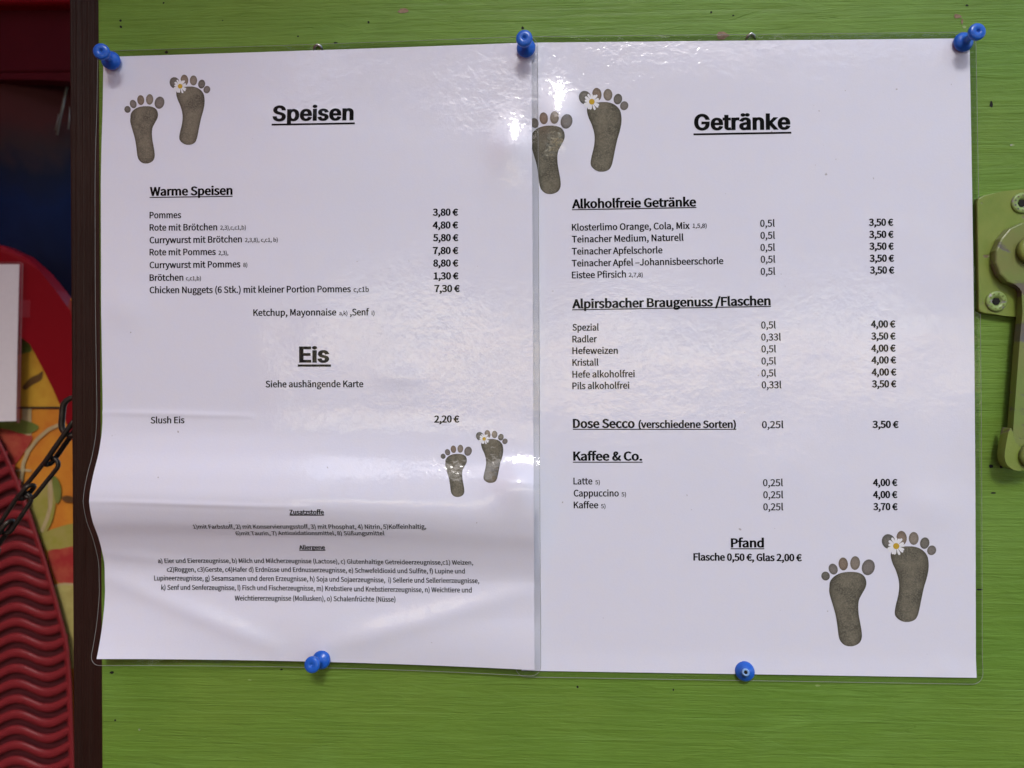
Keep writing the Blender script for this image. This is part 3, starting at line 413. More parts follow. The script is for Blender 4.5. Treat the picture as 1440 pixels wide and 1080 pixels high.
def footprints(sheet, bb, parent):
    x0, y0, x1, y1 = bb
    def mp(x, y, off):
        px = x0 + (x - FB[0]) / (FB[2] - FB[0]) * (x1 - x0); py = y0 + (y - FB[1]) / (FB[3] - FB[1]) * (y1 - y0)
        u, v = sheet.inv(px, py); return sheet.pos(u, v, off)
    for outline, toes, tm in ((LFOOT, LTOES, (3, 0, 1, 2, 0)), (RFOOT, RTOES, (3, 1, 2, 3, 0))):
        c = smooth_path(outline, 5); ys = [p[1] for p in c]; ya, yb = min(ys) + .4, max(ys) - .4; nr, nc = 44, 10; V = []
        for j in range(nr + 1):
            yy = ya + (yb - ya) * (.5 - .5 * math.cos(math.pi * j / nr)); xs = []
            for i in range(len(c)):
                (xa, yA), (xB, yB) = c[i - 1], c[i]
                if (yA > yy) != (yB > yy): xs.append(xa + (xB - xa) * (yy - yA) / (yB - yA))
            a, b = min(xs), max(xs)
            for i in range(nc + 1): V.append(mp(a + (b - a) * i / nc, yy, .00008))
        Fc = [(j * (nc + 1) + i, (j + 1) * (nc + 1) + i, (j + 1) * (nc + 1) + i + 1, j * (nc + 1) + i + 1) for j in range(nr) for i in range(nc)]
        foot = link('stone_footprint', V, Fc, M_STONE, parent)
        at = foot.data.attributes.new('rim', 'FLOAT', 'POINT')
        for q in range(len(V)):
            j, i = divmod(q, nc + 1); at.data[q].value = max(abs(2 * i / nc - 1) ** 4, abs(2 * j / nr - 1) ** 10)
        for (cx, cy, rx, ry, rot), k in zip(toes, tm):
            V = [mp(cx, cy, .00008)]; n = 20; Fc = []
            for ring in (.5, 1):
                for i in range(n):
                    a = 2 * math.pi * i / n; ex, ey = rx * ring * math.cos(a), ry * ring * math.sin(a); r = R(rot)
                    V.append(mp(cx + ex * math.cos(r) - ey * math.sin(r), cy + ex * math.sin(r) + ey * math.cos(r), .00008))
            for i in range(n):
                j = (i + 1) % n; Fc += [(0, 1 + j, 1 + i), (1 + i, 1 + j, 1 + n + j, 1 + n + i)]
            toe = link('toe_stone', V, Fc, M_TOES[k], foot); at = toe.data.attributes.new('rim', 'FLOAT', 'POINT')
            for q in range(1 + n, 1 + 2 * n): at.data[q].value = .8
    V, Fc = [], []; n = 15; rg = random.Random(3)
    for i in range(n):
        a = 2 * math.pi * i / n + rg.uniform(-.12, .12); L = rg.uniform(35, 43); wd = rg.uniform(5, 6.5)
        d = (math.cos(a), math.sin(a)); q = (-d[1], d[0]); b = len(V)
        for f, h in ((8, .35), (L * .6, .9), (L * .85, 1), (L * .97, .6), (L, .0)):
            for sgn in (-1, 1): V.append(mp(413 + d[0] * f + q[0] * wd * h * sgn, 406 + d[1] * f + q[1] * wd * h * sgn, .00013 + .00001 * (i % 3)))
        Fc += [(b + 2 * j, b + 2 * j + 1, b + 2 * j + 3, b + 2 * j + 2) for j in range(4)]
    dz = link('daisy', V, Fc, M_PETAL, parent)
    V = [mp(413, 406, .0002)] + [mp(413 + 14 * math.cos(2 * math.pi * i / 16), 406 + 14 * math.sin(2 * math.pi * i / 16), .00018) for i in range(16)]
    link('flower_centre', V, [(0, 1 + i, 1 + (i + 1) % 16) for i in range(16)], M_YOLK, dz)

# ------------------------------------------------------------------ unseen ground and trees, with an awning and wall added for shade and tint
k = N('paving'); k.l(k.mix(k.noise(k.pos(), 6, 5, .6), (.065, .052, .040), (.10, .08, .06)), k.b.inputs['Base Color']); k.set(Roughness=.9)
g = link('ground', [(-8, -6.5, -1.45), (8, -6.5, -1.45), (8, 4, -1.45), (-8, 4, -1.45)], [(0, 1, 2, 3)], k.m); g['kind'] = 'structure'
k = N('pale_gravel'); k.l(k.mix(k.noise(k.pos(), 3, 6, .7), (.40, .37, .34), (.55, .52, .49)), k.b.inputs['Base Color']); k.set(Roughness=.9)
g = link('yard', [(-80, -80, -1.46), (80, -80, -1.46), (80, 60, -1.46), (-80, 60, -1.46)], [(0, 1, 2, 3)], k.m); g['kind'] = 'structure'

k = N('added_wall_red'); k.l(k.mix(k.noise(k.pos((2, 2, 30)), 4, 4), (.40, .03, .04), (.50, .04, .05)), k.b.inputs['Base Color']); k.set(Roughness=.7); M_ADDED_WALL = k.m
k = N('red_fabric'); k.t.nodes.remove(k.b)
df = k.n('ShaderNodeBsdfDiffuse'); df.inputs[0].default_value = (.5, .04, .05, 1)
tl = k.n('ShaderNodeBsdfTranslucent'); tl.inputs[0].default_value = (.85, .12, .15, 1)
mx = k.n('ShaderNodeMixShader'); mx.inputs[0].default_value = .5
k.l(df.outputs[0], mx.inputs[1]); k.l(tl.outputs[0], mx.inputs[2]); k.l(mx.outputs[0], k.out.inputs[0]); M_CLOTH = k.m
bm = bmesh.new()  # out-of-view awning, placed to shade and redden the left sheet
vs = [bm.verts.new(p) for p in ((-1.7, .05, .97), (-.05, .05, .97), (-.05, -.80, .84), (-1.7, -.80, .84))]
bm.faces.new(vs); r = bmesh.ops.extrude_face_region(bm, geom=list(bm.faces))
bmesh.ops.translate(bm, vec=(0, 0, .004), verts=[v for v in r['geom'] if isinstance(v, bmesh.types.BMVert)])
tag(from_bm('awning', bm, M_CLOTH), 'unseen red cloth awning above left, added to shade and tint the food menu', 'awning')
k = N('leaves'); k.l(k.mix(k.noise(k.pos(), 3, 3), (.03, .06, .015), (.07, .11, .03)), k.b.inputs['Base Color']); k.set(Roughness=.6)
rg = random.Random(5); V = []; Fc = []
for tx, ty, tz, tr_ in ((-9, -11, 3.4, 3.2), (-4.5, -13, 4.0, 3.2), (-.5, -14, 3.6, 3.0), (3.5, -12.5, 3.9, 3.1), (8, -11, 3.6, 3.2), (12, -8, 3.6, 3.2), (-13, -7, 3.6, 3.4), (1.5, -15, 6.2, 2.6), (-3, -15, 6.4, 2.4)):
    for i in range(1900):
        d = Vector((rg.gauss(0, 1), rg.gauss(0, 1), rg.gauss(0, 1))).normalized() * tr_ * rg.random() ** .4
        c = Vector((tx, ty, tz)) + d * (1 + .25 * math.sin(d.x * 3) * math.cos(d.z * 4)); b = len(V)
        u = Vector((rg.gauss(0, 1), rg.gauss(0, 1), rg.gauss(0, 1))).normalized(); v = u.orthogonal().normalized(); s = rg.uniform(.16, .34)
        V += [c - u * s, c + v * s * .5, c + u * s, c - v * s * .5]; Fc.append((b, b + 1, b + 2, b + 3))
tr0 = link('treeline', V, Fc, k.m); tr0['kind'] = 'stuff'; tr0['label'] = 'row of leafy trees across the yard, mirrored in the film'; tr0['category'] = 'trees'

bm = bmesh.new(); box(bm, (-.66, -.45, -.25), (.04, 2.0, 2.36))  # wall added out of view to block sky and bounce red leftwards
tag(from_bm('added_side_wall', bm, M_ADDED_WALL), 'unseen red wall at left, added to block sky and tint the food menu', 'wall')


# ------------------------------------------------------------------ the green door panel and the brown post
XL = lambda y: 137.4 + (y - 50) * .0052
door = thing('door_panel', 'green painted wooden board with horizontal grain behind the two menus', 'door', P(800, 1150))
from_bm('board', slab([(XL(-60), -60), (1640, -60), (1640, 1150), (XL(1150), 1150)], 0.0, .022, .0008, 2), M_GREEN, door)
def blot(name, pts, r, mat, par, y=-.00012, n=9):
    for px, py, rx, ry in pts:
        c = P(px, py, y); vs = [c + Vector((0, .00005, 0))]
        for i in range(n):
            a = 2 * math.pi * i / n; q = random.uniform(.7, 1.25) / 2954
            vs.append(c + Vector((math.cos(a) * rx * q, 0, math.sin(a) * ry * q)))
        link(name, vs, [(0, 1 + (i + 1) % n, 1 + i) for i in range(n)], mat, par)
blot('nail_hole', [(169.5, 29, 2.2, 2), (170, 37.5, 2, 2.2), (234, 73.5, 2.6, 2.2), (735, 39.5, 2, 2.4), (472, 60, 3, 1.2), (1394, 147, 2.2, 4.5), (1394, 655.5, 3, 2.6), (1408, 657, 2, 2), (157, 946, 3.2, 2.2), (396, 941.5, 2.4, 1.3), (812, 966, 1.6, 1.6), (947, 970, 1.2, 2), (162, 1013, 1.5, 1.5), (1031, 22, 1.6, 1.2), (419, 51, 2, 1.3), (518, 31, 1.5, 2), (230, 4, 1.6, 1.6), (1000, 17, 1.5, 1.5), (1360, 7.5, 2, 1.5), (313, 29, 1, .8), (1368, 697, 2, 1.3), (1397, 693, 4, 1.2), (1378, 829, 4, 1.2)], 0, M_HOLE, door)
blot('paint_chip', [(1016, 50, 9, 5), (568, 15, 9, 3), (1347, 22.5, 5, 3), (1353, 30, 1.5, 5)], 0, M_CHIP, door, -.0002)
blot('filler_blob', [(196, 1026, 1.5, 1.5), (351, 956, 3, 1), (1150, 964, 4, 1.5), (1356, 38, 2.5, 2), (1424, 204, 3, 1.5)], 0, M_SCREW, door, -.0002)
for px, py in ((447, 67), (1056, 51.5)):
    bm = bmesh.new(); c = P(px, py, -.0006)
    tube(bm, [c + Vector((-.002, .0008, -.001)), c + Vector((-.0016, -.0002, .0002)), c + Vector((.0, -.0006, .0012)), c + Vector((.0014, -.0001, .0006)), c + Vector((.0021, .0009, -.0008))], .0006, 8)
    from_bm('staple', bm, M_STEEL, door, True)

PX = lambda y: 97 + (y - 50) * .006
post = tag(from_bm('door_post', slab([(PX(-60), -60), (XL(-60) + 12, -60), (XL(1150) + 12, 1150), (PX(1150), 1150)], .006, .075, .001, 2), M_BROWN),
           'dark brown painted post along the left edge of the green board', 'post')

# ------------------------------------------------------------------ drinks machine behind the post
YM = .16
k = N('red_plastic'); k.set(Base_Color=(.22, .004, .009, 1), Roughness=.3, Specular_IOR_Level=.35)
k.l(k.bump(k.noise(k.pos(), 160, 3), .0002), k.b.inputs['Normal']); M_RED = k.m
k = N('dull_red_plastic'); k.set(Base_Color=(.20, .019, .023, 1), Roughness=.4, Specular_IOR_Level=.35)
k.l(k.bump(k.noise(k.pos(), 220, 3), .00025), k.b.inputs['Normal']); M_GRILLE = k.m
k = N('maroon_panel'); k.l(k.mix(k.noise(k.pos(), 30, 4), (.06, .004, .008), (.09, .006, .012)), k.b.inputs['Base Color']); k.set(Roughness=.5, Specular_IOR_Level=.2); M_MAROON = k.m
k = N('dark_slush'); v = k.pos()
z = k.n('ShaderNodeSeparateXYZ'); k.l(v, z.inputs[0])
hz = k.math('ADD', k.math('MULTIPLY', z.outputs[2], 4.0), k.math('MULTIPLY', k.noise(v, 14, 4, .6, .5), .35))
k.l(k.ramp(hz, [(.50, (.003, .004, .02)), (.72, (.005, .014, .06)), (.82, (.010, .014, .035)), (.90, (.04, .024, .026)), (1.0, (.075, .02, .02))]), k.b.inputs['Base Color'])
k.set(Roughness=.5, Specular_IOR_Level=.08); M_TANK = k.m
k = N('dark_red_pan'); k.set(Base_Color=(.06, .004, .007, 1), Roughness=.6); M_PAN = k.m
k = N('black_void'); k.set(Base_Color=(.012, .004, .004, 1), Roughness=.8); M_VOID = k.m
def flat(name, c1, c2=None, sc=60):
    k = N(name); k.set(Roughness=.4, Specular_IOR_Level=.3)
    k.l(k.mix(k.ramp(k.noise(k.pos(), sc, 4, .6), [(.35, 0), (.65, 1)]), c1, c2 or tuple(x * .7 for x in c1)), k.b.inputs['Base Color']); return k.m
M_OR = flat('orange_print', (.62, .25, .03), (.55, .17, .025)); M_YE = flat('yellow_print', (.60, .34, .04), (.52, .25, .03))
M_LI = flat('lime_print', (.30, .28, .05), (.36, .30, .09), 120); M_LG = flat('leaf_print', (.13, .17, .035), (.2, .22, .05)); M_ST = flat('strawberry_print', (.33, .03, .03), (.42, .09, .05), 90)
M_CR = flat('cream_print', (.50, .40, .22), (.42, .32, .16)); M_BR = flat('twig_print', (.14, .07, .025)); M_PY = flat('pale_lime_print', (.46, .40, .14), (.38, .32, .1), 120)
mach = thing('drinks_machine', 'red slush drinks machine with fruit pictures behind the brown post', 'drinks machine', P(0, 1130, YM))
from_bm('top_cover', slab([(-160, -60), (150, -60), (150, 3.5), (-160, 5)], YM - .01, YM + .08, .003), M_RED, mach)
from_bm('upper_panel', slab([(-160, 4), (150, 3), (150, 101), (-160, 101)], YM, YM + .08, .002), M_MAROON, mach)
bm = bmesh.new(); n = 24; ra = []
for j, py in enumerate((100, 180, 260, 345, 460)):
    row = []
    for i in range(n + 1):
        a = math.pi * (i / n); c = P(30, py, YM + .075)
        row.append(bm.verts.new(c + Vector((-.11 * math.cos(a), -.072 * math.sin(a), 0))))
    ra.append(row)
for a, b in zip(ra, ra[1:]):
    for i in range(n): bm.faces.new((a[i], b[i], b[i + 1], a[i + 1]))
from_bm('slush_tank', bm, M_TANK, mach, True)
k = N('tank_glint_pale'); k.set(Base_Color=(.16, .15, .13, 1), Roughness=.15); M_TGLINT = k.m  # pale strips modelled as the highlight streaks reflected on the tank
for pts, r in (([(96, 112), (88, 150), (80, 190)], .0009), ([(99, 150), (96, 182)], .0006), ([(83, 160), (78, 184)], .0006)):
    bm = bmesh.new(); tube(bm, [P(px, py, YM + .012) for px, py in pts], r, 6); from_bm('tank_glint', bm, M_TGLINT, mach, True)
from_bm('tank_rim', slab([(-160, 102), (150, 101), (150, 118), (60, 112), (-160, 112)], YM + .0005, YM + .01, .001), M_MAROON, mach)
out = [(-160, 330), (-60, 332), (0, 344), (30, 358), (55, 380), (78, 408), (98, 436), (118, 475), (135, 530), (142, 600), (142, 660)]
inn = [(108, 660), (99, 612), (88, 578), (75, 548), (58, 514), (42, 484), (27, 463), (8, 448), (-20, 436), (-60, 430), (-160, 428)]
from_bm('front_cover', slab(out + inn, YM - .014, YM - .002, .004, 3), M_RED, mach)
pan = from_bm('picture_panel', slab([(-160, 420), (150, 420), (150, 1130), (-160, 1130)], YM - .004, YM + .08), M_OR, mach)
cnt = [0]
def pr(name, pts, mat, sm=True):
    cnt[0] += 1; y = YM - .0042 - .0001 * cnt[0]; c = smooth_path(pts, 4) if sm else pts
    bm = bmesh.new(); bm.faces.new([bm.verts.new(P(px, py, y)) for px, py in c]); bmesh.ops.triangulate(bm, faces=bm.faces)
    r = bmesh.ops.extrude_face_region(bm, geom=list(bm.faces)); bmesh.ops.translate(bm, vec=(0, .00008, 0), verts=[v for v in r['geom'] if isinstance(v, bmesh.types.BMVert)])
    from_bm(name, bm, mat, pan)
def arc(name, pts, wd, mat):
    L = [Vector(p) for p in pts]; a, b = [], []
    for i, p in enumerate(L):
        t = (L[min(i + 1, len(L) - 1)] - L[max(i - 1, 0)]).normalized(); nrm = Vector((-t.y, t.x)) * wd / 2
        a.append(tuple(p + nrm)); b.append(tuple(p - nrm))
    pr(name, a + b[::-1], mat, False)
pr('printed_lemon', [(-160, 430), (110, 430), (110, 572), (-160, 572)], M_YE, False)
pr('printed_leaf', [(10, 440), (30, 462), (44, 490), (36, 496), (10, 496)], M_LG)
pr('printed_twig', [(32, 544), (42, 532), (54, 526), (60, 522), (58, 534), (46, 541), (36, 548)], M_BR)
pr('panel_seam', [(-160, 572), (110, 572), (110, 575), (-160, 575)], M_VOID, False)
pr('printed_lemon', [(31, 575), (44, 575), (44, 612), (36, 640), (30, 620)], M_CR, False)
pr('printed_leaf', [(-20, 590), (20, 588), (54, 599), (40, 610), (10, 608), (-20, 606)], M_LG)
pr('printed_strawberry', [(-30, 606), (10, 604), (30, 612), (46, 614), (34, 636), (20, 654), (4, 665), (-30, 660)], M_ST)
arc('printed_orange_slice', [(84, 597), (68, 604), (52, 618), (40, 634), (33, 650), (30, 668), (29, 690)], 5, M_CR)
arc('printed_orange_slice', [(22, 662), (34, 661), (44, 662)], 3, M_CR)
pr('printed_lime', [(44, 700), (60, 682), (72, 676), (78, 700), (74, 730), (62, 752), (50, 760), (40, 735)], M_LI)
pr('printed_lime', [(73, 672), (80, 672), (86, 688), (84, 704), (78, 706)], M_LG)
arc('printed_lime', [(69, 672), (72, 690), (71, 712), (66, 730), (58, 748)], 5, M_CR)
pr('printed_twig', [(86, 700), (94, 697), (104, 700), (104, 706), (92, 706)], M_BR)
pr('printed_leaf', [(60, 752), (80, 742), (110, 738), (110, 772), (76, 776), (62, 770)], M_LI)
pr('printed_strawberry', [(68, 776), (84, 772), (112, 772), (112, 822), (84, 820), (72, 800)], M_ST)
pr('printed_lime', [(70, 826), (84, 820), (112, 822), (112, 940), (90, 940)], M_PY, False)
arc('printed_lime', [(76, 824), (90, 821), (104, 822)], 3, M_CR)
# wavy grille: curved bars joined by a rim along the right edge
YG = YM - .012
def edge_x(y):
    return float(np.interp(y, [560, 620, 665, 720, 790, 850, 905, 960, 1080, 1200], [-32, 1, 22, 43, 66, 83, 97, 101, 105, 107]))
grille = bmesh.new()
def bar(ys, wd, x0, x1):
    n = 40; V = []
    for i in range(n + 1):
        x = x0 + (x1 - x0) * i / n
        s = -7.5 * math.cos((x - 22) / 46 * math.pi) * (1.0 if x > -2 else .9)
        yc = ys + s - .05 * (x - 50)
        for dy, dd in ((-wd / 2, .005), (-wd / 2, .0016), (-wd * .3, 0), (wd * .25, .0002), (wd / 2, .002), (wd / 2, .005)):
            V.append(grille.verts.new(P(x, yc + dy, YG + dd)))
    for i in range(n):
        for j in range(5): grille.faces.new((V[i * 6 + j], V[(i + 1) * 6 + j], V[(i + 1) * 6 + j + 1], V[i * 6 + j + 1]))
y = 600.0
while y < 1130:
    x1 = edge_x(y) - 1
    if x1 > -75: bar(y, 13.4 + random.uniform(-.3, .3), -80, x1)
    y += 21.6
pts = [(edge_x(yy) , yy) for yy in np.linspace(560, 1180, 40)]
V = []
for x, yy in pts:
    for dx, dd in ((-8, .005), (-8, .001), (-5, -.0004), (-1.2, -.0004), (0, .0006), (0, .005)): V.append(grille.verts.new(P(x + dx, yy, YG + dd)))
for i in range(len(pts) - 1):
    for j in range(5): grille.faces.new((V[i * 6 + j], V[(i + 1) * 6 + j], V[(i + 1) * 6 + j + 1], V[i * 6 + j + 1]))
gr = from_bm('drip_grille', grille, M_GRILLE, mach, True)
from_bm('drip_pan', slab([(-160, 560), (-36, 560)] + [(edge_x(yy) - 2.5, yy) for yy in np.linspace(600, 1180, 30)] + [(-160, 1180)], YG + .0045, YG + .007), M_PAN, mach)

# laminated notice on the machine, and the chain
k = N('notice_paper'); k.l(k.mix(k.noise(k.pos(), 300, 3), (.72, .70, .72), (.78, .76, .78)), k.b.inputs['Base Color']); k.set(Roughness=.6, Coat_Weight=1, Coat_Roughness=.04)
k.l(film_normal(k), k.b.inputs['Coat Normal']); M_NOTICE = k.m
YN = YM - .017
no = thing('notice', 'laminated white notice fixed to the front of the red drinks machine', 'notice', P(-30, 592, YN))
from_bm('paper', slab([(-150, 372), (27, 371.5), (24.5, 480), (22.5, 592), (-150, 597)], YN, YN + .0006), M_NOTICE, no)
link('film_border', [P(27, 370, YN), P(32.5, 370, YN), P(29, 594, YN), P(22.5, 594, YN)], [(0, 1, 2, 3)], M_FILM, no)
bm = bmesh.new(); tube(bm, [P(-150, 369.5, YN), P(29, 369, YN), P(32, 371, YN), P(30.5, 430, YN), P(25.5, 595, YN)], .0003, 5); from_bm('film_rim', bm, flat('film_rim_red', (.3, .12, .12)), no)
link('clear_tape', [P(29, 422, YN - .0004), P(43, 422, YN - .0004), P(42, 446, YN - .0004), P(28, 446, YN - .0004)], [(0, 1, 2, 3)], M_FILM, no)
k = N('dark_iron'); k.l(k.mix(k.noise(k.pos(), 200, 4), (.03, .024, .02), (.07, .06, .05)), k.b.inputs['Base Color']); k.set(Metallic=.7, Roughness=.45)
k.l(k.bump(k.noise(k.pos(), 300, 3), .0003), k.b.inputs['Normal']); M_IRON = k.m
YC = .045
ch = thing('chain', 'dark iron link chain hanging slantwise beside the brown post', 'chain', P(40, 700, YC))
def linkring(a, b, half, tilt, r=2.6):
    A, B = P(*a, YC), P(*b, YC); d = (B - A).normalized(); side = d.cross(Vector((0, 1, 0))).normalized()
    nrm = (side * math.cos(tilt) + Vector((0, 1, 0)) * math.sin(tilt)) * (half * (YC + .325) / F)
    pts = []
    for cen, a0 in ((A, math.pi / 2), (B, -math.pi / 2)):
        for i in range(9):
            t = a0 + math.pi * i / 8
            pts.append(cen + d * (math.cos(t) * nrm.length) + nrm * math.sin(t))
    bm = bmesh.new(); tube(bm, pts, r * (YC + .325) / F, 10, True); from_bm('link', bm, M_IRON, ch, True)
linkring((104, 574), (102, 598), 15, .15, 4.2)
linkring((106, 596), (70, 648), 7, 1.45, 3.6)
linkring((72.5, 653), (42, 691), 9.6, .1, 3.1)
linkring((41, 687), (33, 697), 6.5, 1.35, 3.3)
linkring((34, 702), (8, 741), 9.6, .1, 3.1)
linkring((12, 738), (-16, 778), 7, 1.45, 3.5)
linkring((-12, 774), (-42, 817), 9.6, .1, 3.1)


# ------------------------------------------------------------------ latch on the right
latch = thing('door_latch', 'green painted metal bolt latch with a worn lever at the right edge', 'latch', P(1440, 362))
circ = lambda cx, cy, r, a0, a1, n: [(cx + r * math.cos(R(a0 + (a1 - a0) * i / n)), cy + r * math.sin(R(a0 + (a1 - a0) * i / n))) for i in range(n + 1)]
from_bm('back_plate', slab([(1374.5, 286), (1376, 279), (1384, 274.5), (1410, 269), (1440, 266), (1545, 264), (1545, 452), (1440, 446.5), (1412, 444), (1384, 440.5), (1378, 438), (1377, 434)], -.0032, -.0001, .0005, 2), M_PLATE, latch)
lev = circ(1452, 362, 57, -90, -200, 14)
lev = [(x + 5, y) for x, y in [(1452, 311), (1432, 313), (1415, 321), (1403, 335), (1396, 352), (1396, 370), (1402, 386), (1412, 396), (1424, 401), (1431, 404), (1434, 410), (1433, 440), (1430, 470), (1426, 520), (1423, 560), (1420, 600), (1418, 628), (1420, 640), (1475, 645), (1490, 400), (1512, 362), (1500, 325), (1475, 312)]]
from_bm('lever', slab(lev, -.0078, -.0038, .0007, 2), M_LEVER, latch)
bm = bmesh.new(); c = P(1449, 352, -.0085)
lathe(bm, [(.0062, 0), (.0062, .0018), (.0056, .0026), (.004, .003)], frame_to(c, c + Vector((0, -1, 0))), 32)
from_bm('pivot', bm, M_PLATE, latch, True)
hook = smooth_path([(1417, 603), (1421, 606), (1424, 622), (1438, 634), (1446, 648), (1440, 660), (1428, 662), (1416, 657), (1410, 644), (1412, 624)], 4)
from_bm('catch_bracket', slab([(x + 3, y) for x, y in hook], -.0096, -.0045, .0014, 2), M_PLATE, latch, False)
c = P(1447, 641, -.0090); bm = bmesh.new(); lathe(bm, [(.0052, 0), (.0052, .0022), (.0046, .0030), (.0030, .0033)], frame_to(c, c + Vector((0, -1, 0))), 28)
from_bm('rivet', bm, M_LEVER, latch, True)
for sx, sy in ((1436, 286), (1400, 424), (1520, 286), (1520, 424)):
    c = P(sx, sy, -.0031); bm = bmesh.new()
    lathe(bm, [(.0047, 0), (.0047, .0007), (.0041, .0012), (.0022, .0010), (.0019, .0002)], frame_to(c, c + Vector((0, -1, 0))), 24)
    sc = from_bm('screw', bm, M_SCREW, latch, True)
    bm = bmesh.new()
    for q in range(10):
        a = 2 * math.pi * q / 10 + sx; box(bm, c + Vector((.0034 * math.cos(a), -.00115, .0034 * math.sin(a))), (.0007, .0003, .0007))
    from_bm('rim_notch', bm, M_LEVER, sc)
    bm = bmesh.new(); lathe(bm, [(.0017, .0), (.0017, .0007)], frame_to(c, c + Vector((0, -1, 0))), 6)
    from_bm('socket', bm, M_HOLE, sc)

# ------------------------------------------------------------------ drinks menu (right, lies under the other)
right = thing('menu_sheet', 'laminated white drinks menu headed Getränke, right of the food menu', 'menu', P(1050, 952), 'laminated menus pinned to the green board')
SR = Sheet((733, 61.2), (1362, 55), (733.5, 941.5), (1371, 951.5), .0007, 
    lambda u, v: .0012 * max(0, math.sin(math.pi * max(0, min(1, v)))) * (.3 + .7 * u) + .0006 * max(0, v - .97) / .03
    + bk(u, v, .082, .13, .042, .048, .0025) + bk(u, v, .17, .215, .03, .03, .0006) + bk(u, v, .90, .735, .05, .03, .0005) + bk(u, v, .93, .985, .02, .012, .0003))
SR.grid('paper', 80, 120, M_PAPER, right); SR.border(right)
zo = lambda ox, oy, k: (lambda x, y: (ox + x / k, oy + y / k))
def T(tf, txt, x0, y0, x1, y1, st):
    a, b = tf(x0, y0), tf(x1, y1); return (txt, a[0], a[1], b[0], b[1], st)
def U(tf, x0, y0, x1, y1, th):
    a, b = tf(x0, y0), tf(x1, y1); return (a[0], a[1], b[0], b[1], th)
Z = zo(690, 20, 3.349)
write(SR, 'page_title', [T(Z, 'Getränke', 958, 545, 1412, 541, 'title')], right, U(Z, 955, 566, 1416, 558, 2.6))
Z = zo(780, 260, 2.769)
write(SR, 'section_heading', [T(Z, 'Alkoholfreie Getränke', 67, 91, 551, 83, 'h')], right, U(Z, 67, 97, 552, 88, 1.3))
write(SR, 'section_heading', [T(Z, 'Alpirsbacher Braugenuss /Flaschen', 68, 480, 841, 468, 'h')], right, U(Z, 68, 486.5, 842, 473, 1.3))
for tx, x1, y0, y1, sm in (('Klosterlimo Orange, Cola, Mix', 526, 178, 171, ('1,5,8)', 537, 592, 167)), ('Teinacher Medium, Naturell', 502, 224, 217, None), ('Teinacher Apfelschorle', 420, 271, 266, None),
                           ('Teinacher Apfel –Johannisbeerschorle', 657, 317.5, 308, None), ('Eistee Pfirsich', 278, 363.5, 360, ('2,7,8)', 288, 343, 358))):
    sg = [T(Z, tx, 67, y0, x1, y1, 'b')]
    if sm: sg.append(T(Z, sm[0], sm[1], sm[3], sm[2], sm[3], 's'))
    write(SR, 'menu_item', sg, right)
for tx, x1, y0, y1 in (('Spezial', 172, 567, 567), ('Radler', 165, 613, 612), ('Hefeweizen', 246, 658, 657), ('Kristall', 171, 704, 703), ('Hefe alkoholfrei', 312, 750, 748), ('Pils alkoholfrei', 291, 795, 793)):
    write(SR, 'menu_item', [T(Z, tx, 69, y0, x1, y1, 'b')], right)
for tx, x0, x1, y in (('0,5l', 800, 857, 163), ('0,5l', 801, 858, 210), ('0,5l', 801, 858, 257), ('0,5l', 802, 859, 303), ('0,5l', 802, 859, 350), ('0,5l', 804, 861, 559), ('0,33l', 804, 881, 606),
                      ('0,5l', 805, 862, 652), ('0,5l', 805, 862, 699), ('0,5l', 805, 862, 746), ('0,33l', 806, 883, 792)):
    write(SR, 'volume', [T(Z, tx, x0, y, x1, y - .5, 'q')], right)
for tx, x0, x1, y in (('3,50 €', 1223, 1319, 159), ('3,50 €', 1224, 1320, 206), ('3,50 €', 1225, 1321, 252), ('3,50 €', 1226, 1322, 299), ('3,50 €', 1227, 1323, 345), ('4,00 €', 1231, 1327, 555), ('3,50 €', 1232, 1328, 602),
                      ('4,00 €', 1232, 1328, 649), ('4,00 €', 1233, 1330, 695), ('4,00 €', 1234, 1331, 742), ('3,50 €', 1235, 1331, 788)):
    write(SR, 'price', [T(Z, tx, x0, y, x1, y - .5, 'p')], right)
Z = zo(780, 560, 2.769)
write(SR, 'section_heading', [T(Z, 'Dose Secco', 71, 115, 312, 115, 'h'), T(Z, '(verschiedene Sorten)', 326, 115, 706, 115, 'h2')], right, U(Z, 71, 121, 707, 121, 1.3))
write(SR, 'section_heading', [T(Z, 'Kaffee & Co.', 72, 242, 341, 242, 'h')], right, U(Z, 71, 249, 342, 249, 1.3))
for tx, x0, x1, y, a, b in (('Latte', 73, 147, 335, 158, 176), ('Cappuccino', 74, 250, 382, 260, 278), ('Kaffee', 74, 170, 428, 180, 198)):
    write(SR, 'menu_item', [T(Z, tx, x0, y, x1, y, 'b'), T(Z, '5)', a, y, b, y, 's')], right)
for tx, x0, x1, y in (('0,25l', 807, 891, 116), ('0,25l', 811, 889, 342), ('0,25l', 812, 890, 389), ('0,25l', 812, 890, 436)):
    write(SR, 'volume', [T(Z, tx, x0, y, x1, y, 'q')], right)
for tx, x0, x1, y in (('3,50 €', 1237, 1340, 115), ('4,00 €', 1239, 1335, 341), ('4,00 €', 1239, 1335, 388), ('3,70 €', 1240, 1336, 435)):
    write(SR, 'price', [T(Z, tx, x0, y, x1, y, 'p')], right)
write(SR, 'section_heading', [T(Z, 'Pfand', 686, 580, 815, 580, 'h')], right, U(Z, 685, 586, 816, 586, 1.3))
write(SR, 'deposit_line', [T(Z, 'Flasche 0,50 €, Glas 2,00 €', 540, 631, 963, 634, 'g')], right)
footprints(SR, (736.5, 123.5, 883.5, 273.0), right)
footprints(SR, (1154.9, 746.4, 1316.3, 908.8), right)

